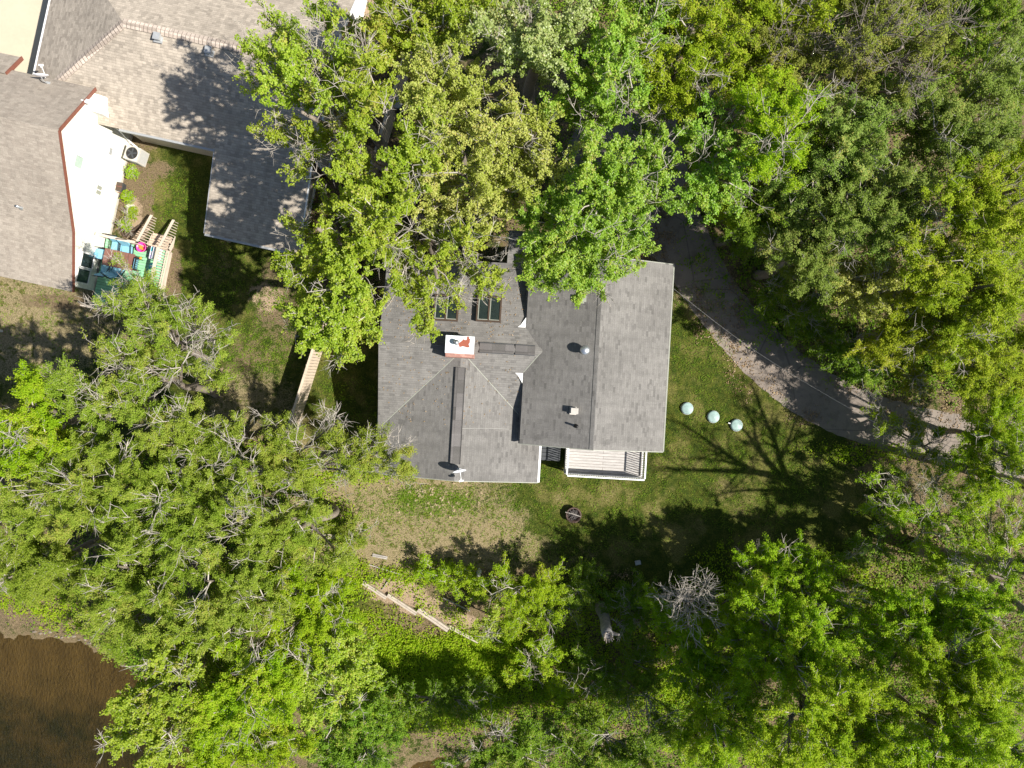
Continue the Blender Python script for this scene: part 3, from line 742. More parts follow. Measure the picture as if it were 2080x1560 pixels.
def rock(p, sx, sy, sz, lab, seed, mat='rock'):
    rnd = np.random.default_rng(seed); nn, mm = 14, 8; mb = MB()
    prof = []
    for i in range(mm):
        ph = -.4 + (math.pi / 2 + .4) * i / (mm - 1)
        for j in range(nn):
            th = 2 * math.pi * j / nn; r = 1 + .14 * math.sin(2 * th + seed) + .1 * math.sin(5 * th + 2 * ph + seed) + rnd.uniform(-.06, .06)
            mb.v.append((sx * r * math.cos(ph) * math.cos(th), sy * r * math.cos(ph) * math.sin(th), sz * math.sin(ph) * (1 + rnd.uniform(-.06, .06))))
    for i in range(mm - 1):
        for j in range(nn): mb.face((i * nn + j, i * nn + (j + 1) % nn, (i + 1) * nn + (j + 1) % nn, (i + 1) * nn + j))
    o = mb.build('boulder', M[mat], None, True, p); return tag(o, lab, 'rock', 'loose rocks')
rock(G(581, 937), .26, .2, .22, 'pale boulder at the lower end of the long fence', 3)
rock(G(266, 421), .26, .18, .2, 'white rock in the mulch bed beside the cream house', 4)
rock(G(973, 1163), .13, .22, .2, 'pale stone at the lower edge of the front lawn above the shrubs', 6)
# bank stones along the water, each one a stone of its own
rnd = random.Random(11)
for i in range(12):
    px = 70 + i * 11.5 + rnd.uniform(-3, 3); py = float(np.interp(px, SH_X, SH_Y)) - rnd.uniform(2, 9)
    p = G(px, py); p.z = max(p.z, WATER_Z - .02)
    o = rock(p, rnd.uniform(.05, .12), rnd.uniform(.04, .09), rnd.uniform(.04, .07), 'small brown stone on the water\'s edge at lower left', 20 + i, 'bark')
    o['group'] = 'stones along the pond edge'
# tall dead trunk
t = thing('tree_snag', G(1219, 1232), 'thick grey dead trunk broken off at the top, rising from the shrubs', 'dead tree')
mb = MB(); a = G(1219, 1232); rnd = random.Random(2); pts = []; rr = []
tp_ = P(1238, 1293, 4.5) - a
for i in range(10):
    q = i / 9; pts.append(Vector((tp_.x * q + .06 * math.sin(5 * q), tp_.y * q, tp_.z * q - .1))); rr.append(.30 - .07 * q + .02 * math.sin(9 * q))
mb.tube(pts, rr, 14); mb.build('trunk', M['snag'], t, True)
mb = MB(); e = pts[-1]
for i in range(9):
    an = i * .7; b0 = e + Vector((.16 * math.cos(an), .16 * math.sin(an), -.05)); mb.tube([b0, b0 + Vector((.05 * math.cos(an), .05 * math.sin(an) - .04, rnd.uniform(.12, .4)))], [.06, .015], 5)
mb.tube([pts[-2] + Vector((.1, 0, 0)), pts[-2] + Vector((.38, -.05, .12)), pts[-2] + Vector((.5, .02, .35))], [.1, .08, .05], 8); mb.build('broken_top', M['timber'], t)

# ------------------------------------------------------------------ long board fence
fa, fb = [(588, 918), (652, 716), (716, 520), (786, 290), (838, 120), (880, -20)], []
fp = [G(*q) for q in fa]
# even 2.4 m bays along the line
pts = []; acc = [0]
for i in range(len(fp) - 1): acc.append(acc[-1] + (fp[i + 1] - fp[i]).length)
def along(d):
    for i in range(len(fp) - 1):
        if d <= acc[i + 1]: return fp[i].lerp(fp[i + 1], (d - acc[i]) / (acc[i + 1] - acc[i]))
    return fp[-1].copy()
fence = thing('board_fence', fp[0], 'long weathered board fence running between the grey house and the tan-roofed house', 'fence')
nb = int(acc[-1] / 2.3); rnd = random.Random(4)
for i in range(nb):
    a = along(i * 2.3) - fp[0]; b = along((i + 1) * 2.3) - fp[0]; mb = MB(); d = (b - a).normalized(); n = Vector((-d.y, d.x, 0))
    k = 15
    for j in range(k):
        p = a.lerp(b, (j + .5) / k); h = 1.58 + rnd.uniform(-.025, .02); w = (b - a).length / k - .003
        mb.box((p.x + n.x * -.05, p.y + n.y * -.05, h / 2 + .03), (w, .022, h), math.atan2(d.y, d.x))
    for z in (.3, .9, 1.42): mb.bar(a + n * .0 + Vector((0, 0, z)), b + Vector((0, 0, z)), .05, .09)
    mb.bar(a + Vector((0, 0, 1.63)) - n * .02, b + Vector((0, 0, 1.63)) - n * .02, .12, .03)
    mb.build('panel', M['fencewood'], fence)
for i in range(nb + 1):
    a = along(i * 2.3) - fp[0]; mb = MB(); mb.box((a.x, a.y, .8), (.1, .1, 1.7)); mb.build('post', M['fencewood'], fence)
# drum by the fence
t = thing('black_barrel', G(812, 223), 'dark round barrel under the trees beside the board fence', 'barrel')
mb = MB(); mb.lathe([(.28, 0), (.30, .25), (.29, .5), (.30, .75), (.28, .88), (.26, .88), (.26, .84), (.05, .84)], n=24); mb.build('drum', M['charcoal'], t, True)
mb = MB(); mb.lathe([(.285, .88), (.295, .90), (.26, .91)], n=24); mb.build('rim', M['galv'], t, True)
# ------------------------------------------------------------------ cream house with tan roofs, upper left
T2 = math.radians(12.3); C2, S2 = math.cos(T2), math.sin(T2)
O2 = (-21.75, 6.6)
def W2(u, v, z=0): return Vector((u * C2 + v * S2, -u * S2 + v * C2, z))
def L2(px, py, z):
    p = P(px, py, z); return (p.x * C2 - p.y * S2, p.x * S2 + p.y * C2, z)
def n2(u, v, z): return (u - O2[0], v - O2[1], z)
nh = thing('cream_house', W2(*O2), 'cream sided house with tan gable roof, red-brown trim and a long garage roof', 'house', 'houses', -T2)
UW = -21.75; UF = -45.0
rz_, rn_, rb_, re_ = (6.60, 5.3), (9.21, 3.6), (2.58, 3.0), (-.18, 2.1)
mb = MB()
ov = .10
mb.slab([n2(UF, rz_[0], rz_[1]), n2(UW + ov, rz_[0], rz_[1]), n2(UW + ov, rn_[0], rn_[1]), n2(UF, rn_[0], rn_[1])], .16, (1, 0))
mb.slab([n2(UF, rz_[0], rz_[1]), n2(UF, rb_[0], rb_[1]), n2(UW + ov, rb_[0], rb_[1]), n2(UW + ov, rz_[0], rz_[1])], .16, (1, 0))
mb.slab([n2(UF, rb_[0], rb_[1]), n2(UF, re_[0], re_[1]), n2(UW + ov, re_[0], re_[1]), n2(UW + ov, rb_[0], rb_[1])], .16, (1, 0))
tag(mb.build('roof', M['shingle_brown'], nh), 'brown-grey gable roof with red-brown rake trim')
mb = MB(); a, b = Vector(n2(UF, rz_[0], rz_[1] + .02)), Vector(n2(UW + ov, rz_[0], rz_[1] + .02))
for sg, dz in ((1, .095), (-1, .085)):
    q = Vector((0, .15 * sg, -dz)); mb.slab([a, b, b + q, a + q], .015, (1, 0))
mb.build('ridge_cap', M['shingle_brown'], nh)
mb = MB()
for (va_, za_), (vb_, zb_) in ((rn_, rz_), (rz_, rb_), (rb_, re_)):
    mb.bar(n2(UW + ov + .025, va_, za_ - .06), n2(UW + ov + .025, vb_, zb_ - .06), .035, .16)
mb.build('rake_trim', M['redtrim'], nh)
# gable wall
mb = MB()
wp = [(.1, -1.4), (8.9, -1.4), (8.9, 3.6), (rz_[0], rz_[1] - .2), (rb_[0], rb_[1] - .2), (.1, 2.0)]
n = len(mb.v); k = len(wp)
mb.v += [n2(UW - .02, v, z) for v, z in wp] + [n2(UW - .2, v, z) for v, z in wp]
mb.face([n + i for i in range(k)], [(v + 5, z + 5) for v, z in wp]); mb.face([n + 2 * k - 1 - i for i in range(k)])
for i in range(k):
    j = (i + 1) % k; mb.face((n + i, n + k + i, n + k + j, n + j))
mb.build('gable_wall', M['siding'], nh)
mb = MB()
mb.box(n2((UF + UW) / 2 - .2, .2, .4), (UW - UF - .4, .16, 3.3)); mb.box(n2((UF + UW) / 2 - .2, 8.8, 1.6), (UW - UF - .4, .16, 4.0))
mb.build('side_wall', M['siding'], nh)
# exposed foundation along the falling ground
mb = MB(); mb.box(n2(UW - .0, 4.4, -.6), (.12, 8.6, 1.5)); mb.build('foundation', M['concrete'], nh)
# white corner return under the north eave, flood light, downspout
mb = MB(); mb.hexa([n2(UW, 8.2, 2.2), n2(UW + .55, 8.2, 2.2), n2(UW + .55, 9.0, 2.2), n2(UW, 9.0, 2.2)], [n2(UW, 8.2, 3.5), n2(UW + .5, 8.2, 3.3), n2(UW + .5, 9.0, 3.3), n2(UW, 9.0, 3.5)]); mb.build('soffit_box', M['white'], nh)
mb = MB(); u, v, _ = L2(162, 204, 4.1); mb.box(n2(UW + .12, v, 4.1), (.3, .1, .08)); mb.box(n2(UW + .28, v + .02, 4.12), (.14, .18, .12)); mb.build('flood_light', M['white'], nh)
mb = MB(); mb.tube([n2(UW + .16, 8.15, 2.2), n2(UW + .12, 8.1, 1.2), n2(UW + .12, 7.9, .25), n2(UW + .5, 7.7, .1)], .045, 8); mb.build('downspout', M['white'], nh)
# windows in the gable wall
def nwin(v, z, w, h, glass, fr='white', lab=None, split=False):
    mb = MB(); x = UW + .01
    for c, d in (((x, v, z - h / 2), (.08, w + .12, .06)), ((x, v, z + h / 2), (.08, w + .12, .06)), ((x, v - w / 2 - .03, z), (.08, .06, h - .07)), ((x, v + w / 2 + .03, z), (.08, .06, h - .07))): mb.box(n2(*c), d)
    if split: mb.box(n2(x, v, z), (.07, .05, h - .07))
    f = mb.build('window', M[fr], nh)
    if lab: tag(f, lab)
    mb = MB(); mb.box(n2(x - .01, v, z), (.05, w - .02, h - .08)); mb.build('pane', M[glass], f)
def wallz(px, py):      # height at which a photo point meets the gable wall
    k = -UW / (-(px - 1040) * C2 + (780 - py) * S2); z = H - k / S * H
    return z, ((px - 1040) * S2 + (780 - py) * C2) * k
z, v = wallz(159, 329); nwin(v, z, .52, .62, 'greenglass', lab='square pale green window high on the wall')
z, v = wallz(200, 386); nwin(v, z, .42, .48, 'olive_metal', split=True, lab='small louvred basement window')
z, v = wallz(224, 308); nwin(v, z, .32, .34, 'galv', lab='small grey vent hatch')
z, v = wallz(176, 531); nwin(v, z, .72, .95, 'glass', lab='upper dark pane of the door by the deck')
z, v = wallz(168, 559); nwin(v, z, .72, .95, 'glass', lab='lower dark pane of the door by the deck')
# garage: hip at the drive side, gable at the trees side, a low wing towards the yard
GV, GZ = 12.05, 4.6; UG0, UG1 = -25.2, -11.1; GS, GN, GE = 7.85, 16.25, 2.7; UH = -20.35
zgs = lambda v: GZ - (GZ - GE) / (GV - GS) * abs(GV - v)
mb = MB()
mb.slab([n2(UH, GV, GZ), n2(UG0, GS, GE), n2(-16.0, GS, GE), n2(-16.0, 8.7, zgs(8.7)), n2(UG1, 8.7, zgs(8.7)), n2(UG1, GV, GZ)], .14, (1, 0))
mb.slab([n2(UH, GV, GZ), n2(UG1, GV, GZ), n2(UG1, GN, GE), n2(UG0, GN, GE)], .14, (1, 0))
mb.slab([n2(UH, GV, GZ), n2(UG0, GN, GE), n2(UG0, GS, GE)], .14, (0, 1))
tag(mb.build('garage_roof', M['shingle_tan'], nh), 'long tan shingled garage roof with a hip towards the drive')
mb = MB()
mb.slab([n2(-16.0, 8.7, zgs(8.7) + .02), n2(-16.0, 3.93, 2.15), n2(-11.38, 3.93, 2.15), n2(-11.38, 8.7, zgs(8.7) + .02)], .14, (1, 0))
tag(mb.build('wing_roof', M['shingle_tan'], nh), 'lower tan roof of the garage wing towards the yard')
mb = MB()
def hipcap(a, b, w):
    a, b = Vector(a), Vector(b); d = (b - a).normalized(); nn = Vector((0, 0, 1)).cross(d).normalized()
    k = int((b - a).length / .19)
    for i in range(k):
        p, q = a.lerp(b, i / k), a.lerp(b, (i + .82) / k)
        for sg in (1, -1):
            off = nn * w * sg + Vector((0, 0, -w * .36)); up = Vector((0, 0, .05))
            mb.slab([p + up, q + up * .8, q + off + up * .6, p + off + up], .03, (d.x, d.y))
hipcap(n2(UG0, GS, GE), n2(UH, GV, GZ), .2); hipcap(n2(UH, GV, GZ), n2(UG1, GV, GZ), .2)
mb.build('hip_cap', M['cap_tan'], nh)
mb = MB(); mb.box(n2(UG0 - .05, (GS + GN) / 2 + .6, GE - .08), (.1, GN - GS - 1.4, .13)); mb.build('gutter', M['white'], nh)
mb = MB(); mb.box(n2(-18.4, GS - .05, GE - .08), (4.7, .1, .13)); mb.build('gutter', M['galv'], nh)
mb = MB(); mb.box(n2(-13.69, 3.88, 2.06), (4.62, .1, .13)); mb.build('gutter', M['galv'], nh)
mb = MB(); mb.bar(n2(-16.03, GS, 2.85), n2(-16.03, 3.95, 2.08), .04, .16); mb.build('rake_board', M['galv'], nh)
mb = MB(); mb.bar(n2(-11.36, 8.3, 2.98), n2(-11.36, 3.95, 2.09), .05, .14)
for (va_, vb_) in ((8.75, GV), (GV, GN)): mb.bar(n2(UG1 + .03, va_, zgs(va_) - .07), n2(UG1 + .03, vb_, zgs(vb_) - .07), .05, .16)
mb.build('rake_board', M['white'], nh)
# garage walls with the recess on the trees side
mb = MB()
mb.box(n2(-18.6, GS + .35, 1.15), (5.1, .16, 2.6)); mb.box(n2(UG0 + .35, 12.4, 1.15), (.16, 7.0, 2.6)); mb.box(n2(-15.7, 6.0, 1.0), (.16, 4.0, 2.3)); mb.box(n2(-13.9, 4.25, 1.0), (3.6, .16, 2.1))
mb.build('garage_wall', M['tan_siding'], nh)
def eastwall(u, v0, v1, h0, h1, vm=None, hm=None, mat='tan_siding'):
    mb = MB(); pts = [(v0, -.1), (v1, -.1), (v1, h1)] + ([(vm, hm)] if vm else []) + [(v0, h0)]; n = 0; k = len(pts)
    mb.v += [n2(u, v, z) for v, z in pts] + [n2(u - .16, v, z) for v, z in pts]
    mb.face(range(k), pts); mb.face([2 * k - 1 - i for i in range(k)])
    for i in range(k):
        j = (i + 1) % k; mb.face((i, k + i, k + j, j))
    o = mb.build('garage_wall', M[mat], nh)
    mb = MB(); mb.box(n2(u + .03, v0 + .06, h0 / 2 - .06), (.09, .12, h0 - .05)); mb.box(n2(u + .03, v1 - .06, h1 / 2 - .06), (.09, .12, h1 - .05)); mb.box(n2(u + .025, (v0 + v1) / 2, .1), (.06, v1 - v0 - .26, .2)); mb.build('corner_trim', M['white'], nh)
    return o
eastwall(-11.5, 8.35, 13.1, zgs(8.35) - .2, zgs(13.1) - .25, GV, GZ - .25)
eastwall(-11.5, 16.0, 17.6, 2.5, 2.5, mat='siding')
eastwall(-12.0, 4.15, 8.3, 2.02, 2.85)
mb = MB()
mb.box(n2(-12.3, 16.05, 1.2), (1.45, .1, 2.5)); mb.box(n2(-12.4, 13.05, 1.7), (1.6, .1, 3.4)); mb.box(n2(-13.1, 14.5, 1.5), (.1, 2.8, 3.0)); mb.box(n2(-11.8, 8.33, 1.3), (.55, .08, 2.6))
mb.build('recess_wall', M['dkbrown'], nh)
# roof fittings
def zface(px, py, f):    # iterate the height of a photo point on a roof
    z = 3.0
    for _ in range(8):
        u, v, _z = L2(px, py, z); z = f(u, v)
    return u, v, z
for px, py, lab in ((323, 78, 'square grey box vent on the long tan roof, nearer the hip'), (427, 106, 'square grey box vent on the long tan roof, next to the leaves')):
    u, v, z = zface(px, py, lambda u, v: zgs(v)); mb = MB(); mb.box(n2(u, v, z + .1), (.25, .27, .26)); mb.box(n2(u, v, z + .245), (.30, .32, .03)); mb.box(n2(u, v, z + .02), (.40, .42, .03))
    tag(mb.build('box_vent', M['galv'], nh), lab)
u, v, z = zface(43, 422, lambda u, v: 5.3 - .572 * (6.6 - v)); mb = MB(); mb.lathe([(.11, -.06), (.1, .03), (.055, .06), (.055, .32)], n2(u, v, z), 12); mb.build('vent_pipe', M['metal'], nh, True)
u, v, z = zface(97, 170, lambda u, v: 5.3 - .651 * (v - 6.6))
dish(tuple(W2(u, v, z - .02)), (-.2, .92, .25), 'grey satellite dish on the brown roof of the cream house', -T2)
# lower roof corner with a rounded dormer at the picture edge
mb = MB()
mb.slab([n2(-27.6, 8.9, 3.9), n2(-25.6, 8.9, 3.9), n2(-25.6, 10.0, 3.2), n2(-27.6, 10.0, 3.2)], .14, (1, 0))
mb.build('entry_roof', M['shingle_brown'], nh)
mb = MB(); mb.bar(n2(-25.57, 8.9, 3.83), n2(-25.57, 10.0, 3.13), .05, .18); mb.build('rake_trim', M['redtrim'], nh)
mb = MB(); mb.bar(n2(-25.5, 9.05, 3.3), n2(-24.2, 9.05, 3.2), .12, .1); mb.build('gutter', M['white'], nh)
t = thing('round_planter', W2(-24.75, 9.75), 'dark round planter on the pale concrete drive beside the tan roof', 'planter')
mb = MB(); mb.lathe([(.30, 0), (.42, .5), (.45, .52), (.45, .56), (.38, .56), (.36, .45), (.03, .45)], n=24); mb.build('pot', M['dkbrown'], t, True)
mb = MB(); mb.lathe([(.355, .46), (.2, .48), (.02, .49)], n=20); mb.build('earth', M['soil'], t, True)

# ------------------------------------------------------------------ raised deck with the green floor
ZG = .35; DU0, DU1, DV0, DV1 = UW + .05, -18.48, -.75, 2.86
dk = thing('green_deck', W2((DU0 + DU1) / 2, (DV0 + DV1) / 2, -.6), 'raised deck with green painted floor and wooden railing beside the cream house', 'deck', None, -T2)
def nd(u, v, z): return (u - (DU0 + DU1) / 2, v - (DV0 + DV1) / 2, z + .6)
mb = MB(); mb.slab([nd(DU0, DV0, ZG), nd(DU1, DV0, ZG), nd(DU1, DV1, ZG), nd(DU0, DV1, ZG)], .04, (1, 0)); mb.build('deck_floor', M['greenboard'], dk)
mb = MB()
mb.bar(nd(DU1 + .02, DV0, ZG - .2), nd(DU1 + .02, DV1, ZG - .2), .05, .42); mb.bar(nd(DU0, DV1 + .02, ZG - .15), nd(DU1, DV1 + .02, ZG - .15), .05, .3); mb.bar(nd(DU0, DV0 - .02, ZG - .15), nd(DU1, DV0 - .02, ZG - .15), .05, .3)
mb.build('rim_joist', M['palewood'], dk)
STU = -19.62
mb = MB(); rail(mb, nd(DU1 - .02, DV0, ZG), nd(DU1 - .02, DV1, ZG), .95, .14, .04); mb.bar(nd(DU1 - .0, DV0, ZG + .98), nd(DU1 - .0, DV1, ZG + .98), .17, .035); tag(mb.build('railing', M['palewood'], dk), 'outer railing with wide pale cap')
mb = MB(); rail(mb, nd(DU0 + .05, DV1 - .02, ZG), nd(STU - .05, DV1 - .02, ZG), .95, .14, .04); mb.bar(nd(DU0 + .05, DV1, ZG + .98), nd(STU - .05, DV1, ZG + .98), .13, .035); mb.build('railing', M['palewood'], dk)
mb = MB(); rail(mb, nd(DU0 + .05, DV0 + .02, ZG), nd(DU1 - .1, DV0 + .02, ZG), .95, .14, .04); mb.build('railing', M['palewood'], dk)
for u, v in ((DU1 - .05, DV0 + .05), (DU1 - .05, DV1 - .05), (DU0 + .1, DV0 + .05), (STU, DV1 - .05)):
    mb = MB(); mb.box(nd(u, v, -.1), (.1, .1, 1.0)); mb.build('post', M['palewood'], dk)
# stairs from the deck to the grass
st = thing('deck_stairs', W2((STU + DU1) / 2, DV1 + .8, -.45), 'tan wooden stairs with railings going down from the green deck to the grass', 'stairs', None, -T2)
def ns(u, v, z): return (u - (STU + DU1) / 2, v - (DV1 + .8), z + .45)
nst = 4
for i in range(nst):
    v0 = DV1 + .06 + i * .37; z = ZG - .02 - i * .19; mb = MB()
    mb.slab([ns(STU + .06, v0, z), ns(DU1 - .06, v0, z), ns(DU1 - .06, v0 + .36, z), ns(STU + .06, v0 + .36, z)], .04, (1, 0)); mb.build('tread', M['tanwood'], st)
for u, lab in ((STU, 'left stair railing'), (DU1, 'right stair railing')):
    mb = MB(); a, b = ns(u, DV1 + .08, ZG - .05), ns(u, DV1 + 1.6, ZG - .8)
    mb.bar(Vector(a) + Vector((0, 0, .95)), Vector(b) + Vector((0, 0, .95)), .13, .04); mb.bar(Vector(a) + Vector((0, 0, -.06)), Vector(b) + Vector((0, 0, -.06)), .05, .24)
    for i in range(11):
        p = Vector(a).lerp(Vector(b), (i + .5) / 11); mb.box((p.x, p.y, p.z + .48), (.035, .035, .9))
    tag(mb.build('stair_railing', M['palewood'], st), lab)
# timber edged bed below the deck
mb = MB(); a, b, c = G(243, 456), G(256, 482), G(288, 459)
for p, q in ((a, b), (b, c)): mb.bar(p + Vector((0, 0, .05)), q + Vector((0, 0, .05)), .07, .26)
tag(mb.build('bed_edging', M['dkbrown']), 'dark wooden edging around the mulch corner beside the green deck', 'edging')
mb = MB()
for i in range(9):
    p = G(262 + i * 3.6, 487 - i * 3.4, .02); q = G(284 + i * 2.6, 493 - i * 3.4, .02); mb.bar(p, q, .06, .05)
tag(mb.build('wooden_grate', M['tanwood']), 'row of narrow wooden slats lying beside the deck stairs', 'slats')

# table and chairs on the deck
def onfloor(px, py, z): u, v, _ = L2(px, py, z); return u, v
u, v = onfloor(240.5, 527, ZG + .73)
tb = thing('patio_table', W2(u, v, ZG), 'red-brown rectangular patio table on the green deck', 'table', None, -T2)
mb = MB(); mb.box((0, 0, .71), (1.52, .84, .035)); mb.build('table_top', M['tabletop'], tb)
mb = MB()
for x in (-.45, 0, .45): mb.box((x, 0, .731), (.012, .8, .006))
mb.build('top_seams', M['dkbrown'], tb)
for x in (-.68, .68):
    for y in (-.34, .34): mb = MB(); mb.box((x, y, .345), (.06, .06, .69)); mb.build('leg', M['dkbrown'], tb)
def chair():
    t = thing('patio_chair', (0, 0, 0), 'x', 'chair', 'blue cushioned patio chairs')
    mb = MB(); mb.hexa([(-.25, -.25, .40), (.25, -.25, .40), (.25, .25, .40), (-.25, .25, .40)], [(-.24, -.24, .48), (.24, -.24, .48), (.24, .24, .48), (-.24, .24, .48)]); mb.build('seat_cushion', M['blue'], t)
    mb = MB(); mb.hexa([(-.24, .25, .46), (.24, .25, .46), (.24, .32, .46), (-.24, .32, .46)], [(-.22, .40, .98), (.22, .40, .98), (.22, .46, .98), (-.22, .46, .98)]); mb.build('back_cushion', M['blue'], t)
    mb = MB()
    mb.box((0, -.27, .38), (.54, .04, .04)); mb.box((0, .24, .38), (.54, .04, .04)); mb.box((-.27, 0, .38), (.04, .5, .04)); mb.box((.27, 0, .38), (.04, .5, .04))
    for i in range(5): x = -.2 + .1 * i; mb.bar((x, .33, .42), (x, .485, 1.0), .025, .02)
    mb.bar((-.28, .49, 1.02), (.28, .49, 1.02), .04, .04); mb.build('frame', M['black'], t)
    for sx in (-1, 1): mb = MB(); mb.tube([(sx * .29, .40, .66), (sx * .30, .0, .66), (sx * .29, -.27, .62)], .02, 6); mb.build('armrest', M['black'], t)
    for sx in (-.27, .27):
        for sy in (-.26, .26): mb = MB(); mb.box((sx, sy, .18), (.035, .035, .36)); mb.build('leg', M['black'], t)
    return t
def copy_tree(o, parent=None):
    c = o.copy(); COL.objects.link(c); c.parent = parent
    for k in list(o.children): copy_tree(k, c)
    return c
c0 = chair()
for i, (px, py, rot, lab) in enumerate(((236, 502, .05, 'blue cushioned chair at the upper left of the table, next to the railing'), (257, 510, .12, 'blue cushioned chair between the table and the pink bucket'), (205, 516, 1.62, 'blue cushioned chair at the house end of the red-brown table'), (215, 545, 3.2, 'blue cushioned chair below the left of the table'), (239, 548, 2.75, 'turned blue cushioned chair below the table, under the leaves'), (267, 534, -1.57, 'blue patio chair at the railing end of the table, its slatted back showing'))):
    o = c0 if i == 0 else copy_tree(c0)
    u, v = onfloor(px, py, ZG + .48); o.location = W2(u, v, ZG); o.rotation_euler.z = -T2 + rot; o['label'] = lab
u, v = onfloor(289, 503, ZG + .2); t = thing('pink_bucket', W2(u, v, ZG), 'bright pink round tub of toys on the green deck', 'bucket')
mb = MB(); mb.lathe([(.17, 0), (.23, .30), (.25, .30), (.25, .33), (.22, .33), (.17, .05), (.02, .04)], n=24); mb.build('tub', M['pink'], t, True)
mb = MB(); rock_ = random.Random(3)
for i in range(5): mb.box((rock_.uniform(-.08, .1), rock_.uniform(-.08, .08), .2 + i * .03), (.1, .07, .06), i)
mb.build('toys', M['orange'], t)
u, v = onfloor(312, 514, ZG + .45); t = thing('toy_kitchen', W2(u, v, ZG), 'white and lilac plastic play set against the deck railing', 'toy', None, -T2)
mb = MB(); mb.box((0, 0, .25), (.32, .62, .5)); mb.box((.12, 0, .6), (.08, .6, .2)); mb.build('body', M['toywhite'], t)
mb = MB(); mb.box((-.02, .17, .51), (.2, .2, .02)); mb.build('hob', M['teal'], t)
mb = MB(); mb.box((.0, -.2, .51), (.24, .16, .02)); mb.box((-.163, 0, .3), (.01, .5, .3)); mb.build('trim', M['purple'], t)
u, v = onfloor(308, 541, ZG + .3); t = thing('teal_ball', W2(u, v, ZG), 'shiny teal ball-shaped toy by the deck railing', 'toy')
mb = MB(); mb.lathe([(.02, 0)] + [(.19 * math.sin(math.pi * i / 14), .19 - .19 * math.cos(math.pi * i / 14)) for i in range(2, 13)] + [(.03, .378)], n=22); mb.build('ball', M['teal'], t, True)
mb = MB(); mb.lathe([(.05, .375), (.06, .385), (.02, .39)], n=12); mb.build('valve', M['toywhite'], t, True)
u, v = onfloor(283, 524, ZG + .12); t = thing('toy_truck', W2(u, v, ZG), 'small green and orange toy truck on the green deck floor', 'toy', None, -T2)
mb = MB(); mb.box((-.05, 0, .12), (.2, .13, .12)); mb.box((.07, 0, .1), (.08, .12, .08)); mb.build('body', M['toygreen'], t)
mb = MB(); mb.lathe([(.02, .16), (.07, .18), (.07, .22), (.02, .24)], (.1, 0, 0), 14); mb.build('drum', M['orange'], t, True)
for x in (-.12, .08):
    for y in (-.07, .07):
        mb = MB(); mb.tube([(x, y - .015, .04), (x, y + .015, .04)], .04, 10); mb.build('wheel', M['black'], t)
# air conditioner
t = thing('air_conditioner', G(286, 322), 'beige outdoor air conditioner with a round black fan grille beside the cream house', 'air conditioner', None, -T2 - .1)
mb = MB(); w = .36
mb.hexa([(-w, -w, 0), (w, -w, 0), (w, w, 0), (-w, w, 0)], [(-w, -w, .82), (w, -w, .82), (w, w, .82), (-w, w, .82)]); mb.build('casing', M['acgrey'], t)
mb = MB()
for i in range(9): z = .1 + i * .075; mb.box((w + .006, 0, z), (.012, .6, .035)); mb.box((0, -w - .006, z), (.6, .012, .035))
mb.build('louvres', M['galv'], t)
mb = MB(); mb.lathe([(.29, .822), (.29, .835), (.02, .835)], n=28); fg = mb.build('fan_grille', M['black'], t)
mb = MB()
for i in range(5):
    a = i * 2 * math.pi / 5; mb.bar((.05 * math.cos(a), .05 * math.sin(a), .842), (.26 * math.cos(a + .3), .26 * math.sin(a + .3), .842), .07, .008)
mb.lathe([(.06, .84), (.05, .86), (.01, .86)], n=12); mb.build('fan_blades', M['charcoal'], fg)
mb = MB(); mb.lathe([(.295, .822), (.31, .85), (.33, .822)], n=28); mb.build('rim', M['acgrey'], t)
# hose box / planter by the wall
t = thing('planter_box', G(249, 383), 'dark planter box against the cream house wall between two small shrubs', 'planter', None, -T2)
mb = MB(); mb.hexa([(-.17, -.2, 0), (.17, -.2, 0), (.17, .2, 0), (-.17, .2, 0)], [(-.2, -.23, .36), (.2, -.23, .36), (.2, .23, .36), (-.2, .23, .36)]); mb.build('box', M['charcoal'], t)
mb = MB(); mb.box((0, 0, .365), (.34, .4, .02)); mb.build('earth', M['dkbrown'], t)
mb = MB(); mb.bar((-.22, -.28, .3), (.22, -.28, .3), .03, .03); mb.bar((-.22, .0, .42), (.22, .0, .42), .03, .02); mb.build('handle', M['redtrim'], t)
# garden hose
mb = MB(); pp = [(244, 370), (252, 392), (256, 414), (262, 432), (259, 448), (271, 462), (280, 470)]
mb.tube([G(x, y, .03) for x, y in pp], .018, 6); tag(mb.build('garden_hose', M['charcoal']), 'dark garden hose winding through the mulch bed by the cream house', 'hose')
# white board at the far left of the lawn
mb = MB(); mb.box((0, 0, .25), (.5, .12, .5)); o = mb.build('white_crate', M['white'], None, False, G(-4, 672)); tag(o, 'white crate at the left edge of the dry lawn', 'crate')
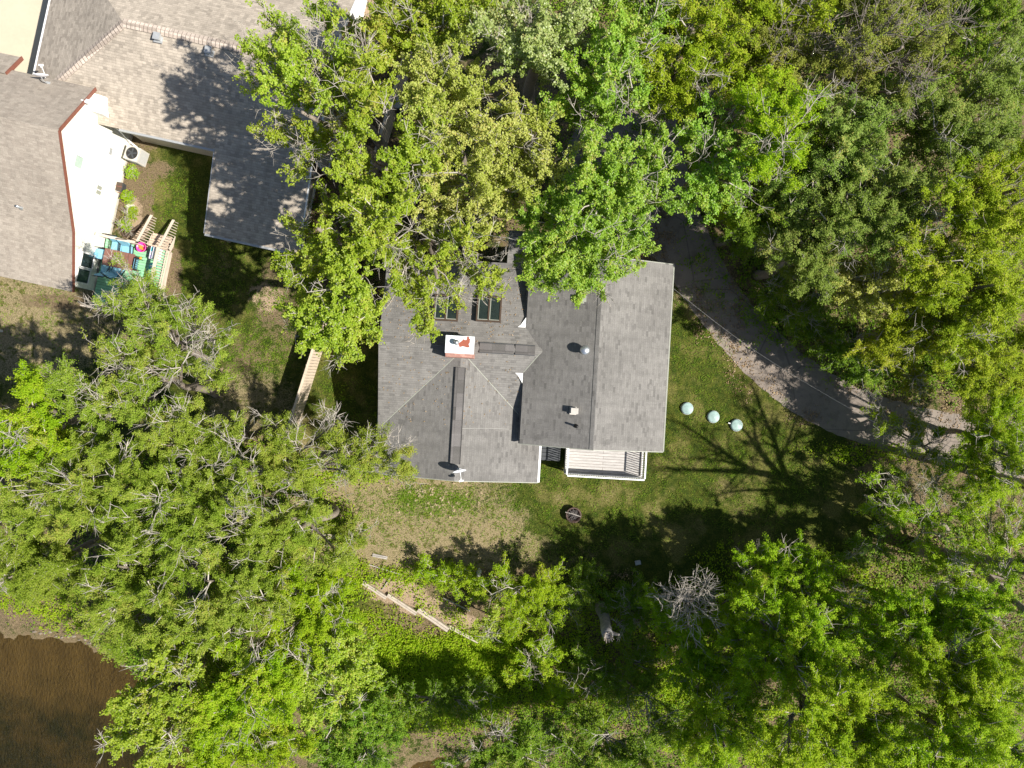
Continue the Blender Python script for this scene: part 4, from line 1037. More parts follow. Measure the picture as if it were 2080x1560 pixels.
# ------------------------------------------------------------------ trees
LF = {
 'cw': dict(m=leafmat('cottonwood_leaves', (.25, .375, .018), (.46, .55, .07), .25, .52), l=.074, w=.062, cl=5, cs=.075, up=1.3),
 'yl': dict(m=leafmat('flowering_leaves', (.32, .38, .045), (.53, .54, .16), .2, .48), l=.066, w=.058, cl=5, cs=.075, up=1.2),
 'gl': dict(m=leafmat('glossy_leaves', (.20, .37, .018), (.38, .52, .055), .55, .48, .5), l=.074, w=.053, cl=5, cs=.075, up=1.1),
 'pg': dict(m=leafmat('pale_glinting_leaves', (.25, .37, .05), (.47, .54, .22), .8, .44, .45), l=.076, w=.062, cl=5, cs=.08, up=1.1),
 'sv': dict(m=leafmat('blue_green_leaves', (.16, .255, .03), (.31, .39, .095), .12, .45, .6), l=.060, w=.042, cl=5, cs=.085, up=1.2),
 'ol': dict(m=leafmat('fine_olive_leaves', (.205, .315, .022), (.40, .485, .08), .12, .5, .6), l=.058, w=.031, cl=4, cs=.085, up=1.0),
 'br': dict(m=leafmat('fresh_green_leaves', (.235, .40, .008), (.43, .56, .028), .15, .53, .6), l=.060, w=.041, cl=5, cs=.085, up=1.1),
 'yg': dict(m=leafmat('yellow_green_leaves', (.22, .31, .010), (.43, .49, .035), .12, .5, .6), l=.060, w=.045, cl=5, cs=.085, up=1.2),
 'tw': dict(m=leafmat('sparse_olive_leaves', (.18, .23, .025), (.33, .36, .075), .12, .42, .6), l=.058, w=.04, cl=4, cs=.085, up=1.2),
 'dk': dict(m=leafmat('dark_green_leaves', (.115, .22, .012), (.25, .37, .03), .15, .45, .6), l=.060, w=.045, cl=4, cs=.085, up=1.3),
}

def tubes(P0, P1, P2, r0, r1, r2, ns):
    """many three-ring tubes at once; returns vertices and quads"""
    n = len(P0)
    if n == 0: return np.zeros((0, 3)), np.zeros((0, 4), int)
    d = P2 - P0; d /= np.linalg.norm(d, axis=1, keepdims=True) + 1e-9
    ref = np.where(np.abs(d[:, 2:3]) < .9, np.array([[0, 0, 1.]]), np.array([[1., 0, 0]]))
    a = np.cross(d, ref); a /= np.linalg.norm(a, axis=1, keepdims=True) + 1e-9; b = np.cross(d, a)
    t = np.arange(ns) * 2 * np.pi / ns
    ring = a[:, None, :] * np.cos(t)[None, :, None] + b[:, None, :] * np.sin(t)[None, :, None]
    V = np.stack([P0[:, None] + ring * r0[:, None, None], P1[:, None] + ring * r1[:, None, None], P2[:, None] + ring * r2[:, None, None]], 1).reshape(-1, 3)
    base = (np.arange(n) * 3 * ns)[:, None, None, None]
    j = np.arange(ns); k = (j + 1) % ns
    q = np.stack([np.stack([i * ns + j, i * ns + k, (i + 1) * ns + k, (i + 1) * ns + j], -1) for i in range(2)], 0)
    return V, (base + q[None]).reshape(-1, 4)

def join(parts):
    V, Q, off = [], [], 0
    for v, q in parts:
        V.append(v); Q.append(q + off); off += len(v)
    return np.concatenate(V), np.concatenate(Q)

def unit(a): return a / (np.linalg.norm(a, axis=-1, keepdims=True) + 1e-9)

NLEAF = [0]
def leaves(rng, C, tone, sp):
    m = len(C); NLEAF[0] += m
    nrm = unit(rng.normal(0, .55, (m, 3)) + np.array([.36, -.12, 1.0]) * sp['up'])
    t = unit(np.cross(nrm, rng.normal(0, 1, (m, 3)))); b = np.cross(nrm, t)
    s = rng.uniform(.65, 1.3, (m, 1)); l = sp['l'] * s * .5; w = sp['w'] * s * .5
    V = np.stack([C - t * l, C + b * w - t * l * .12, C + t * l, C - b * w - t * l * .12], 1).reshape(-1, 3)
    return V, np.arange(m * 4).reshape(-1, 4), np.repeat(tone, 4)

TREES = []
def tree(kind, lobes, label, base=None, lean=.45, lai=3.0, twig='twig', bare=.09, name='tree', cat='tree', seed=None, flat=.62, trunk=1.0, group='trees and bushes around the houses', nbr=1.0, fork=.5, grow=1.0):
    if kind in ('br', 'yg', 'sv', 'ol', 'dk') and grow == 1.0 and name == 'tree' and not any(len(q) > 4 for q in lobes): grow = 1.16
    elif kind in ('cw', 'gl', 'yl', 'pg') and name == 'tree': grow = 1.1
    if name == 'tree' and not any(len(q) > 4 for q in lobes) and len(lobes) > 3:      # lower skirts that fill the crown from below
        rs = random.Random(len(TREES) * 31 + 5); lobes = list(lobes)
        for q in list(lobes)[:6]:
            if rs.random() < .75: lobes.append((q[0] + rs.uniform(-.9, .9) * q[2], q[1] + rs.uniform(-.9, .9) * q[2], q[2] * .8, max(1.5, q[3] * rs.uniform(.55, .8)), .8))
    sp = LF[kind]; seed = len(TREES) + 1 if seed is None else seed
    rng = np.random.default_rng(seed * 7919 + 13)
    lb = [(tuple(q) + (1.0,))[:5] for q in lobes]
    C = np.array([P(x, y, z) for x, y, r, z, d in lb]); R = np.array([r * grow * S * (H - z) / H for x, y, r, z, d in lb]); D = np.array([d for *_, d in lb])
    mc = C.mean(0)
    if base is None:
        mpx = np.mean([q[0] for q in lb]); mpy = np.mean([q[1] for q in lb]); pl = np.array(P(mpx, mpy, 0)); b = mc * (1 - lean) + pl * lean
        B = np.array([b[0], b[1], float(terrain(b[0], b[1])) - .1])
    else: B = np.array(G(*base)) - np.array([0, 0, .1])
    Ht = C[:, 2].max() - B[2]
    r0 = (.022 * Ht + .03) * trunk
    F = B + (mc - B) * np.array([.3, .3, 0]); F[2] = B[2] + (mc[2] - B[2]) * fork
    # trunk: a wobbling tapered tube from the ground to the fork, then a leader to the middle of the crown
    mb = MB(); k = 7; w1 = rng.normal(0, .03 * Ht, 2)
    pts = []; rad = []
    for i in range(k):
        t = i / (k - 1); p = B + (F - B) * t; p[:2] += w1 * math.sin(math.pi * t) * .5
        pts.append(Vector(p)); rad.append(r0 * (1.35 - .35 * min(1, t * 5)) * (1 - .3 * t))
    top = mc.copy(); top[2] = C[:, 2].max() - R.max() * .1
    for i in range(1, 4):
        t = i / 3; p = F + (top - F) * t; p[:2] += rng.normal(0, .05, 2); pts.append(Vector(p)); rad.append(r0 * .7 * (1 - .75 * t))
    mb.tube(pts, rad, 9)
    # limbs, as bent three-ring tubes, one per lobe plus forks
    parts = []
    LP0, LP1, LP2 = [], [], []
    for c, R_ in zip(C, R):
        t = rng.uniform(.0, .55); s = F + (top - F) * t * .5
        mid = s * .5 + c * .5 + np.array([0, 0, -.12 * np.linalg.norm(c[:2] - s[:2])]) + rng.normal(0, .12 * R_, 3)
        LP0.append(s); LP1.append(mid); LP2.append(c)
    LP0, LP1, LP2 = map(np.array, (LP0, LP1, LP2))
    rl = np.clip(R * .045 + .015, .03, .13) * (.6 + .4 * trunk) * (1.9 if trunk > 1.5 else 1)
    limb = tubes(LP0, LP1, LP2, rl * 1.5, rl * 1.1, rl * .5, 6)
    BS, BM, BE, BR, BL = [], [], [], [], []
    for i, (c, R_) in enumerate(zip(C, R)):
        nb = max(7, int(14 * nbr * (R_ / 1.6) ** .8))
        t = rng.uniform(.35, 1, (nb, 1)); s = np.where(t < .5, LP0[i] + (LP1[i] - LP0[i]) * t * 2, LP1[i] + (LP2[i] - LP1[i]) * (t * 2 - 1))
        dr = unit(rng.normal(0, 1, (nb, 3)) * np.array([1, 1, .75]) + np.array([0, 0, .12]))
        rad_ = rng.uniform(.55, 1.08, (nb, 1)) ** .7
        e = c + dr * rad_ * R_ * np.array([1, 1, flat])
        # the lowest lies in the shade of the rest
        m_ = s * .45 + e * .55 + rng.normal(0, .10 * R_, (nb, 3)) + np.array([0, 0, .10 * R_])
        BS.append(s); BM.append(m_); BE.append(e); BR.append(np.full(nb, R_)); BL.append(np.full(nb, i))
    BS, BM, BE, BR, BL = map(np.concatenate, (BS, BM, BE, BR, BL))
    br = np.clip(BR * .012 + .006, .010, .035)
    nbare = rng.uniform(0, 1, len(BS)) < bare
    if bare >= .9: br = br * .5
    if bare < .9: BE = BE + nbare[:, None] * (np.array([0, 0, .35]) * BR[:, None] + (BE - BS) * .12)
    br = br * np.where(nbare, 1.15, 1)
    parts.append(tubes(BS, BM, BE, br * 1.4, br, br * .5, 4))
    # twigs
    nt = 9; n = len(BS)
    t = rng.uniform(.18, 1.0, (n, nt, 1))
    s = np.where(t < .5, BS[:, None] + (BM - BS)[:, None] * t * 2, BM[:, None] + (BE - BM)[:, None] * (t * 2 - 1))
    dv_ = unit(unit(BE - BS)[:, None] * .8 + rng.normal(0, .75, (n, nt, 3)) * np.array([1, 1, .6]) + np.array([0, 0, .15]))
    ln = (BR[:, None, None] * rng.uniform(.16, .42, (n, nt, 1)) + .12)
    e = s + dv_ * ln; mid = (s + e) / 2 + rng.normal(0, .05, s.shape) * ln
    s, mid, e = s.reshape(-1, 3), mid.reshape(-1, 3), e.reshape(-1, 3)
    tb_ = np.repeat(nbare, nt); lob = np.repeat(BL, nt); brid = np.repeat(np.arange(n), nt)
    q = np.full(len(s), 1.0)
    q = np.where(tb_, 1.35, 1.0)
    parts.append(tubes(s, mid, e, q * .010, q * .008, q * .004, 3))
    if bare > 0:
        s2, m2 = e[tb_], None
        dd = unit(e - s)[tb_]
        for _ in range(3):
            d2 = unit(dd + rng.normal(0, .6, dd.shape)); L_ = rng.uniform(.15, .5, (len(dd), 1))
            parts.append(tubes(s2, s2 + d2 * L_ * .5, s2 + d2 * L_ + rng.normal(0, .03, dd.shape), np.full(len(dd), .011), np.full(len(dd), .008), np.full(len(dd), .004), 3))
    # leaf clusters along the twigs, so many that each lobe reaches its leaf area
    root = thing(name, Vector(B), label, cat, group)
    la = sp['l'] * sp['w'] * .5
    cents, tones = [], []
    btone = rng.normal(0, .2, n)
    for i in range(len(C)):
        ids = np.where((lob == i) & (~tb_))[0]
        if len(ids) == 0 or D[i] <= 0: continue
        nc = int(D[i] * lai * math.pi * R[i] ** 2 / la / sp['cl'])
        tw_ = ids[rng.integers(0, len(ids), nc)]
        # denser towards the twig ends
        tt = rng.uniform(0, 1, (nc, 1)) ** .7 * 1.1
        cc = s[tw_] + (e[tw_] - s[tw_]) * tt + rng.normal(0, .035, (nc, 3))
        ct = np.clip(.45 + btone[brid[tw_]] + rng.normal(0, .13, nc), 0, 1)
        cents.append(np.repeat(cc, sp['cl'], 0) + rng.normal(0, sp['cs'] * .6, (nc * sp['cl'], 3)) * np.array([1, 1, .7]))
        tones.append(np.clip(np.repeat(ct, sp['cl']) + rng.normal(0, .22, nc * sp['cl']), 0, 1))
    Vt, Qt = join(parts)
    nv = len(mb.v); mb.v += [tuple(x) for x in limb[0]]
    for f in limb[1]: mb.face([int(x) + nv for x in f])
    bo = mb.build('trunk', M['bark'], root, True)
    bo.location = -Vector(B)
    to = big_mesh('branches', Vt - B, Qt, M[twig], root)
    if cents:
        V, Q, T = leaves(rng, np.concatenate(cents), np.concatenate(tones), sp)
        big_mesh('crown', V - B, Q, sp['m'], root, T)
    TREES.append(root)
    return root

# --- the tall trees between the two houses
tree('cw', [(560, 150, 62, 11.5, .8), (600, 95, 46, 12, .8), (655, 30, 42, 12, .7), (520, 110, 34, 11, .8), (535, 25, 32, 11.5, .7), (690, 110, 46, 11.5, .7), (625, 165, 58, 12, .9), (570, 65, 28, 11, .8), (700, 190, 50, 11.5, .8), (500, 165, 24, 10.5, .7), (660, 95, 30, 12, .7)], 'yellow-green tree whose branches reach far out over the long tan garage roof', base=(790, 330), bare=.2)
tree('cw', [(725, 225, 66, 12, .9), (665, 215, 40, 11.5, .7), (600, 290, 42, 10.5, .75), (648, 290, 34, 10.5, .7), (560, 275, 28, 9.5, .75), (765, 180, 56, 12), (525, 268, 18, 9, .8), (590, 345, 30, 10, .7), (685, 330, 34, 11, .7), (560, 240, 20, 10, .7), (745, 120, 40, 12)], 'yellow-green tree over the right end of the tan roof, above the fence', base=(800, 360), bare=.16)
tree('cw', [(705, 352, 36, 11.5, .8), (838, 335, 46, 12), (855, 270, 50, 12), (730, 405, 42, 11), (850, 360, 55, 11.5), (712, 292, 30, 12, .7), (800, 395, 40, 11.5)], 'dense yellow-green tree standing over the black barrel by the fence', base=(850, 400), bare=.05)
tree('cw', [(640, 485, 40, 10, .8), (705, 490, 60, 11), (590, 470, 28, 9.5, .7), (775, 430, 66, 12), (655, 400, 26, 10, .6), (590, 545, 34, 9.5, .8), (715, 420, 38, 10.5, .8), (760, 500, 48, 11.5), (630, 575, 34, 9, .8), (660, 540, 36, 10, .8)], 'yellow-green tree at the lower right corner of the garage wing, bare limbs among its leaves', base=(745, 520), bare=.1)
tree('cw', [(700, 590, 62, 11), (650, 650, 62, 10.3), (720, 670, 58, 10), (610, 620, 45, 9.5), (740, 560, 52, 11), (665, 712, 36, 9.5), (745, 640, 42, 10), (695, 715, 32, 9.5), (600, 570, 34, 9.5), (590, 655, 24, 9, .7)], 'bright yellow-green clump of a tree hanging over the fence left of the grey house', base=(716, 610), bare=.06)
tree('cw', [(820, 545, 52, 10.5, .75), (850, 635, 42, 9.5, .9), (905, 560, 52, 10.5, .55), (985, 545, 34, 9.5, .7), (1000, 605, 24, 8.5, .8), (930, 615, 30, 8.5, .45), (800, 490, 55, 11), (860, 678, 26, 8.8, .9), (940, 500, 56, 11.5, .8), (800, 600, 34, 9.5, .7), (1008, 575, 24, 8.8, .7)], 'sparse yellow-green tree with bare twigs hanging over the skylights of the grey house', base=(850, 450), bare=.32)
tree('yl', [(900, 180, 68, 12), (930, 115, 58, 12), (860, 150, 55, 11.5), (965, 190, 50, 11.5), (865, 235, 58, 12), (935, 255, 55, 12)], 'tan-yellow flowering tree near the top, left of the pale glinting tree', lean=.2, lai=2.3, bare=.08)
tree('yl', [(930, 350, 72, 12), (1010, 300, 72, 12.3), (880, 420, 55, 11), (960, 440, 66, 11.2), (1040, 390, 62, 11.5), (1090, 270, 56, 12.3), (1140, 320, 52, 12.3), (1070, 215, 50, 12), (1000, 490, 36, 10.5)], 'large tan-yellow flowering tree behind the grey house', base=(1000, 425), lai=2.3, bare=.08)
tree('gl', [(1230, 400, 84, 12.5), (1140, 470, 74, 11.5), (1310, 420, 55, 11.5), (1200, 520, 66, 10.5), (1095, 530, 46, 9.5), (1260, 480, 60, 11.5), (1335, 320, 48, 11.5), (1200, 330, 58, 12.5), (1285, 330, 52, 12.5), (1188, 575, 38, 9.5), (1212, 590, 22, 9.2), (1110, 590, 20, 9.2), (1150, 545, 36, 9.8), (1120, 565, 28, 9.3), (1350, 395, 34, 11), (1260, 545, 26, 9.6), (1075, 560, 22, 9)], 'round glossy green tree covering the upper left of the right-wing roof', base=(1190, 455), lai=4.0)
tree('pg', [(1080, 60, 66, 13), (1140, 25, 58, 13.2), (1050, 120, 56, 12.5), (1115, 110, 56, 12.5), (1010, 55, 52, 12.5), (1195, 45, 48, 13)], 'pale green tree with white glints at the middle of the top edge', lean=.3, bare=.05)
tree('cw', [(830, 60, 74, 11.5), (900, 50, 66, 11.5), (770, 90, 52, 11), (955, 25, 50, 11.5), (830, 0, 60, 11)], 'green tree at the top edge right of the garage roof peak', lean=.3, bare=.06)
tree('gl', [(1200, 150, 66, 12), (1260, 90, 64, 12.2), (1150, 200, 56, 11.5), (1285, 180, 52, 12), (1215, 240, 50, 11), (1310, 50, 55, 12)], 'glossy green tree between the pale glinting tree and the upper drive', lean=.3)
tree('yg', [(1400, 50, 70, 11.5), (1350, 120, 60, 11.5), (1450, 120, 66, 11.5), (1420, 185, 52, 11), (1370, 205, 40, 10.5, .8), (1490, 50, 56, 11.5), (1350, 30, 50, 11)], 'light green tree right of the upper drive at the top edge', lean=.3)
tree('gl', [(1455, 270, 64, 11), (1420, 325, 52, 10.5), (1505, 300, 62, 11), (1480, 370, 55, 10), (1425, 395, 44, 9.5), (1400, 265, 30, 10, .7)], 'green tree leaning over the right edge of the upper drive', lean=.2)
tree('gl', [(1310, -20, 62, 11.5), (1340, 70, 46, 11), (1260, -30, 50, 11.5), (1390, -40, 60, 11.5), (1330, 250, 40, 10), (1300, 110, 40, 11), (1345, 150, 36, 10.5)], 'green tree bridging the upper drive at the top edge', lean=.1, base=(1400, 90))
tree('yg', [(1500, -30, 70, 11.5), (1600, -20, 64, 11.5), (1690, 0, 56, 11.5), (1540, 140, 50, 10.5), (1510, 190, 46, 10.5)], 'olive-green tree at the top edge behind the twiggy trees', lean=.3)
tree('tw', [(1720, 10, 56, 11, .8), (1800, -20, 66, 11, .8), (1890, 0, 60, 10, .8), (1930, 110, 54, 9.5, .9), (1700, 170, 40, 10, .8)], 'dull olive tree at the top edge left of the dark shaded corner', lean=.3, bare=.25, twig='twigdk')
tree('br', [(1560, 220, 66, 12), (1600, 270, 64, 12.2), (1550, 295, 54, 11.5), (1620, 200, 46, 11.5), (1590, 340, 44, 10.5)], 'bright green round-topped tree among darker olive trees in the upper right', lean=.3, lai=3)
tree('tw', [(1560, 95, 74, 11, .9), (1620, 70, 62, 11, .7), (1690, 90, 74, 11, .6), (1640, 150, 54, 10.5, .8), (1550, 30, 60, 11)], 'twiggy olive tree at the top edge right of the light green tree', lean=.3, bare=.25, twig='twigdk', lai=2)
tree('tw', [(1780, 70, 80, 12, .45), (1840, 120, 64, 11.5, .6), (1750, 160, 54, 11, .7), (1880, 60, 60, 12, .45), (1800, 20, 60, 12, .4), (1850, 185, 44, 11, .7)], 'half-bare brown twiggy tree at the upper right', lean=.3, bare=.5, twig='twigdk', lai=2)
tree('dk', [(2010, 90, 90, 5), (1950, 30, 70, 5), (2070, 190, 60, 5), (2060, 20, 60, 5)], 'dark shaded tree in the top right corner', lean=.5, lai=2)
tree('sv', [(1740, 235, 52, 11), (1695, 290, 52, 11), (1765, 295, 54, 11), (1690, 215, 34, 11)], 'blue-green tree right of the bright round-topped tree', lean=.3)
tree('sv', [(1900, 260, 62, 11), (1960, 205, 54, 11), (2035, 125, 56, 11), (1930, 315, 52, 10.5), (1855, 215, 46, 11), (2000, 270, 54, 11), (2060, 190, 40, 11)], 'large blue-green tree near the upper right edge below the dark corner', lean=.3)
tree('sv', [(1720, 390, 58, 10.5), (1775, 430, 54, 10), (1680, 450, 44, 10), (1815, 335, 48, 10.5), (1860, 395, 52, 10), (1840, 460, 44, 10)], 'blue-green tree in the middle of the upper right wood', lean=.3)
tree('sv', [(1630, 480, 54, 8.5), (1665, 525, 50, 8.5), (1600, 440, 44, 8.5), (1655, 575, 44, 8), (1585, 510, 36, 8), (1690, 495, 36, 8.5)], 'deep blue-green tree overhanging the bend of the asphalt drive', lean=.2)
tree('dk', [(1550, 415, 52, 8.5), (1515, 455, 40, 8), (1600, 385, 46, 9), (1490, 425, 36, 8.5)], 'darker green tree between the upper drive and the deep blue-green tree', lean=.2)
tree('yg', [(1990, 380, 64, 11), (2050, 440, 62, 11), (1940, 420, 54, 11), (2065, 345, 52, 11), (1980, 480, 52, 11)], 'olive-green tree at the right edge level with the top of the grey house', lean=.3, twig='twigdk')
tree('yg', [(1900, 530, 62, 9.5), (1965, 570, 62, 9.5), (2045, 560, 60, 9.5), (1860, 485, 44, 10), (2020, 630, 54, 9)], 'yellow-green tree near the right edge, below the olive-green one', lean=.3)
tree('yl', [(1740, 560, 50, 7.5), (1790, 595, 50, 7.5), (1750, 635, 40, 7), (1820, 545, 42, 8), (1700, 580, 30, 7)], 'yellow-tipped tree right of the deep blue-green tree', lean=.3, lai=2.2)
tree('yg', [(1850, 640, 50, 7.5), (1900, 690, 52, 7), (1840, 705, 48, 7), (1930, 640, 50, 7.5), (1780, 690, 44, 7)], 'yellow-green tree above the right end of the asphalt drive', lean=.3)
tree('yg', [(1960, 690, 54, 8), (1890, 600, 44, 8.5), (2020, 520, 44, 9), (1930, 480, 44, 9.5), (1990, 640, 50, 8.5)], 'olive tree filling the wood at the right edge behind the yellow-green trees', lean=.3)
tree('sv', [(1650, 380, 50, 9.5), (1600, 360, 40, 9.5), (1700, 340, 44, 9.5), (1760, 370, 44, 9.5), (1790, 490, 44, 9), (1730, 470, 40, 9)], 'grey-green tree in the gap between the blue-green trees', lean=.3)
tree('br', [(1480, 440, 40, 7.5), (1520, 400, 44, 8), (1460, 390, 36, 7.5), (1550, 460, 40, 7.5), (1440, 350, 36, 8)], 'fresh green tree at the top of the drive bend', lean=.2, base=(1480, 440))
tree('yg', [(2000, 710, 56, 7), (2060, 700, 54, 7), (1970, 765, 40, 6.5), (2060, 775, 44, 6.5)], 'olive-yellow tree at the right edge above the end of the drive', lean=.3, twig='twigdk')
for i, (px, py, r, z, lab) in enumerate(((1565, 600, 40, 2.8, 'low dark bush beside the drive, under the deep blue-green tree'), (1625, 648, 44, 3, 'low dark bush beside the drive, opposite the middle of the right-wing roof'), (1695, 715, 44, 3.2, 'low dark bush beside the drive, level with the round roof vent'), (1750, 768, 40, 3.2, 'low dark bush at the upper edge of the drive, farthest from the house'), (1500, 490, 34, 2.6, 'low dark bush where the drive bends beside the house corner'), (1650, 690, 32, 2.6, 'small dark bush right at the drive edge between two larger ones'), (1840, 770, 34, 3, 'low green bush above the right end of the drive'))):
    tree('dk' if i != 6 else 'yg', [(px, py, r, z), (px + 18, py - 22, r * .8, z + .6), (px + 34, py + 6, r * .7, z)], lab, lai=1.9, name='bush', cat='bush', trunk=.6, lean=.7)
tree('br', [(2030, 865, 54, 6), (2065, 930, 46, 6), (2045, 805, 40, 6), (2020, 970, 44, 5.5), (1990, 905, 40, 5.5), (1985, 830, 26, 5.5), (1960, 960, 34, 5)], 'bright green tree at the right edge beyond the end of the drive', lean=.2)
tree('br', [(1800, 960, 44, 2.8, .45), (1755, 1005, 36, 2.6, .4), (1845, 1030, 52, 2.8, .5), (1905, 965, 52, 3.2, .6), (1870, 1085, 46, 2.8, .5), (1795, 1060, 32, 2.6, .4), (1960, 1030, 40, 3.4, .6)], 'airy bright green tree with white twigs at the right edge of the front lawn', base=(1930, 1080), bare=.2)
tree('br', [(2000, 1030, 46, 3.8, .6), (2045, 1085, 50, 4, .7), (2060, 1150, 40, 7.5, .6), (2000, 1135, 36, 7, .55), (1945, 1128, 30, 6, .5), (1965, 1110, 48, 3.6, .7), (1930, 1175, 50, 4), (1895, 1140, 38, 3.4), (2060, 1010, 40, 4, .6)], 'open green tree with thick brown limbs showing at the right edge', base=(2040, 1200), bare=.15)
tree('br', [(1600, 1125, 54, 3.6), (1640, 1195, 62, 4.2), (1560, 1180, 52, 3.8), (1525, 1135, 36, 3.4), (1700, 1215, 54, 4.6), (1690, 1150, 34, 4, .8)], 'bright green tree whose upper edge meets the shaded front lawn', lean=-.2)
tree('br', [(1580, 1275, 72, 6.6), (1660, 1290, 66, 6.8), (1515, 1235, 46, 5.6), (1620, 1360, 72, 7.5), (1705, 1345, 55, 7), (1555, 1350, 60, 7), (1500, 1300, 46, 6), (1520, 1400, 44, 6.6)], 'dense bright green tree right of the bare grey bush', lean=0)
tree('br', [(1780, 1285, 54, 6.5), (1835, 1245, 54, 6.5), (1885, 1285, 62, 6.5), (1805, 1350, 55, 7), (1955, 1255, 54, 7), (2015, 1235, 54, 7), (1900, 1215, 36, 6)], 'bright green tree with a pale curved limb, below the open tree at the right', base=(1900, 1240), bare=.12)
tree('br', [(1960, 1350, 72, 8), (2040, 1330, 64, 8), (1900, 1385, 62, 8), (2030, 1425, 72, 8.5), (1950, 1455, 72, 8.5)], 'broad bright green tree near the lower right edge', lean=.1, bare=.06)
tree('br', [(1700, 1430, 72, 10), (1780, 1450, 74, 10), (1640, 1470, 72, 10), (1740, 1525, 64, 10), (1825, 1520, 66, 10), (1600, 1545, 62, 10), (1690, 1570, 62, 10)], 'broad bright green tree at the bottom edge, right of centre', lean=.1, bare=.06)
tree('br', [(1900, 1540, 74, 11), (1990, 1535, 72, 11), (2065, 1520, 60, 11), (1960, 1600, 60, 11)], 'bright green tree filling the lower right corner', lean=.1)
tree('br', [(1430, 1320, 56, 4.5), (1380, 1290, 46, 4.2), (1470, 1360, 48, 4.5), (1420, 1375, 46, 4.2), (1455, 1275, 36, 4.2), (1350, 1255, 36, 3.6), (1330, 1215, 30, 3.2), (1490, 1210, 40, 4.4), (1470, 1400, 44, 5), (1380, 1350, 44, 4.4)], 'green bush around the foot of the bare grey bush', name='bush', cat='bush', trunk=.6)
tree('br', [(1480, 1440, 56, 6.5), (1425, 1435, 46, 5.5), (1530, 1490, 56, 7), (1470, 1515, 60, 6.5), (1410, 1500, 40, 5)], 'green tree at the bottom, left of the broad bright green trees', lean=.2)
tree('tw', [(1400, 1225, 60, 5.5, 0), (1372, 1200, 46, 5, 0), (1430, 1200, 46, 5.2, 0)], 'bare grey leafless bush with radiating twigs at the foot of the front lawn', name='dead_bush', cat='dead bush', bare=1.0, base=(1385, 1215), nbr=.75, trunk=.5, flat=1.0)
for i, (lb, lab, kd) in enumerate((
 ([(1050, 1200, 50, 2.6), (1005, 1170, 38, 2.2), (1105, 1235, 44, 2.6), (1060, 1265, 36, 2.4), (1125, 1185, 38, 2.2)], 'broad green bush on the slope left of the dead trunk', 'br'),
 ([(1010, 1255, 32, 2.2), (985, 1275, 26, 1.9)], 'yellow-green bush at the lower right end of the landscape timbers', 'cw'),
 ([(1170, 1200, 44, 1.6), (1195, 1160, 34, 1.4), (1150, 1250, 34, 1.6)], 'low dark bush just left of the dead trunk', 'dk'),
 ([(1275, 1225, 46, 1.6), (1300, 1190, 38, 1.5), (1290, 1270, 40, 1.8)], 'low dark bush between the dead trunk and the bare grey bush', 'dk'),
 ([(1250, 1390, 56, 1.8), (1320, 1420, 56, 2.4), (1190, 1350, 44, 1.5), (1300, 1345, 44, 2.0)], 'wide low dark green bush below the dead trunk', 'dk'),
 ([(1100, 1330, 46, 1.3), (1060, 1360, 36, 1.2), (1150, 1390, 36, 1.3)], 'low green ground bush halfway down the slope', 'br'),
 ([(940, 1180, 34, 1.2), (900, 1165, 30, 1.0), (980, 1200, 30, 1.2), (860, 1150, 24, .9)], 'low weedy bush along the lower edge of the dry lawn', 'br'),
 ([(1010, 1510, 50, 4), (1070, 1540, 54, 4.5), (970, 1545, 44, 4), (1120, 1490, 46, 3.6), (985, 1560, 40, 5), (900, 1560, 26, 4)], 'green tree with white stems at the bottom edge beside the dark water', 'dk'),
 ([(1230, 1500, 54, 4), (1300, 1540, 54, 4.5), (1180, 1545, 46, 4), (1345, 1490, 44, 3.5)], 'green bush at the bottom edge below the wide low bush', 'dk'),
 ([(870, 1430, 44, 1.8), (935, 1425, 44, 1.8), (810, 1420, 40, 1.8), (790, 1470, 36, 2), (970, 1400, 34, 1.6)], 'low green bush above the dark water at the bottom', 'dk'),
 ([(730, 1080, 32, 1.3), (700, 1110, 36, 1.5), (660, 1085, 30, 1.2)], 'leafy weeds around the wooden post by the dry lawn', 'ol'),
 ([(1730, 1130, 34, 2.2), (1780, 1110, 30, 2.0)], 'small shaded bush at the right end of the front lawn', 'dk'))):
    z = max(q[3] for q in lb); tree(kd, lb, lab, name='bush' if z < 4 else 'tree', cat='bush' if z < 4 else 'tree', trunk=.5, lean=.5, lai=2.2)
tree('br', [(1800, 862, 28, 3.2, .6), (1845, 885, 34, 3.4, .7), (1770, 835, 22, 3, .5), (1890, 900, 36, 3.6, .7), (1860, 840, 22, 3.2, .5)], 'thin green tree whose twigs hang over the right end of the drive', base=(1880, 930), bare=.3, trunk=.6)
# --- fine-leaved trees at lower left
tree('ol', [(300, 615, 46, 8, .7), (350, 655, 50, 8, .7), (400, 640, 36, 8, .5), (280, 680, 44, 8, .6), (440, 690, 42, 8, .5), (250, 600, 36, 7.5, .8), (270, 570, 26, 7, .7), (240, 525, 12, 7, .8), (300, 578, 28, 7, .9), (252, 588, 26, 7, .9), (330, 610, 26, 7.2, .8), (220, 620, 30, 7, .8)], 'sparse fine-leaved olive tree whose tips reach over the green deck', base=(430, 740), bare=.3)
tree('ol', [(300, 745, 52, 8, .7), (370, 740, 52, 8, .65), (240, 760, 44, 8, .7), (205, 705, 32, 8, .6), (430, 770, 46, 8, .6)], 'sparse fine-leaved olive tree at the middle of the left lawn', bare=.25, base=(440, 800))
tree('ol', [(160, 790, 52, 8, .8), (118, 765, 36, 8, .7), (222, 825, 54, 8, .8), (300, 830, 54, 8, .8), (190, 870, 46, 8)], 'fine-leaved olive tree between the left lawn and the bright green tree', bare=.2)
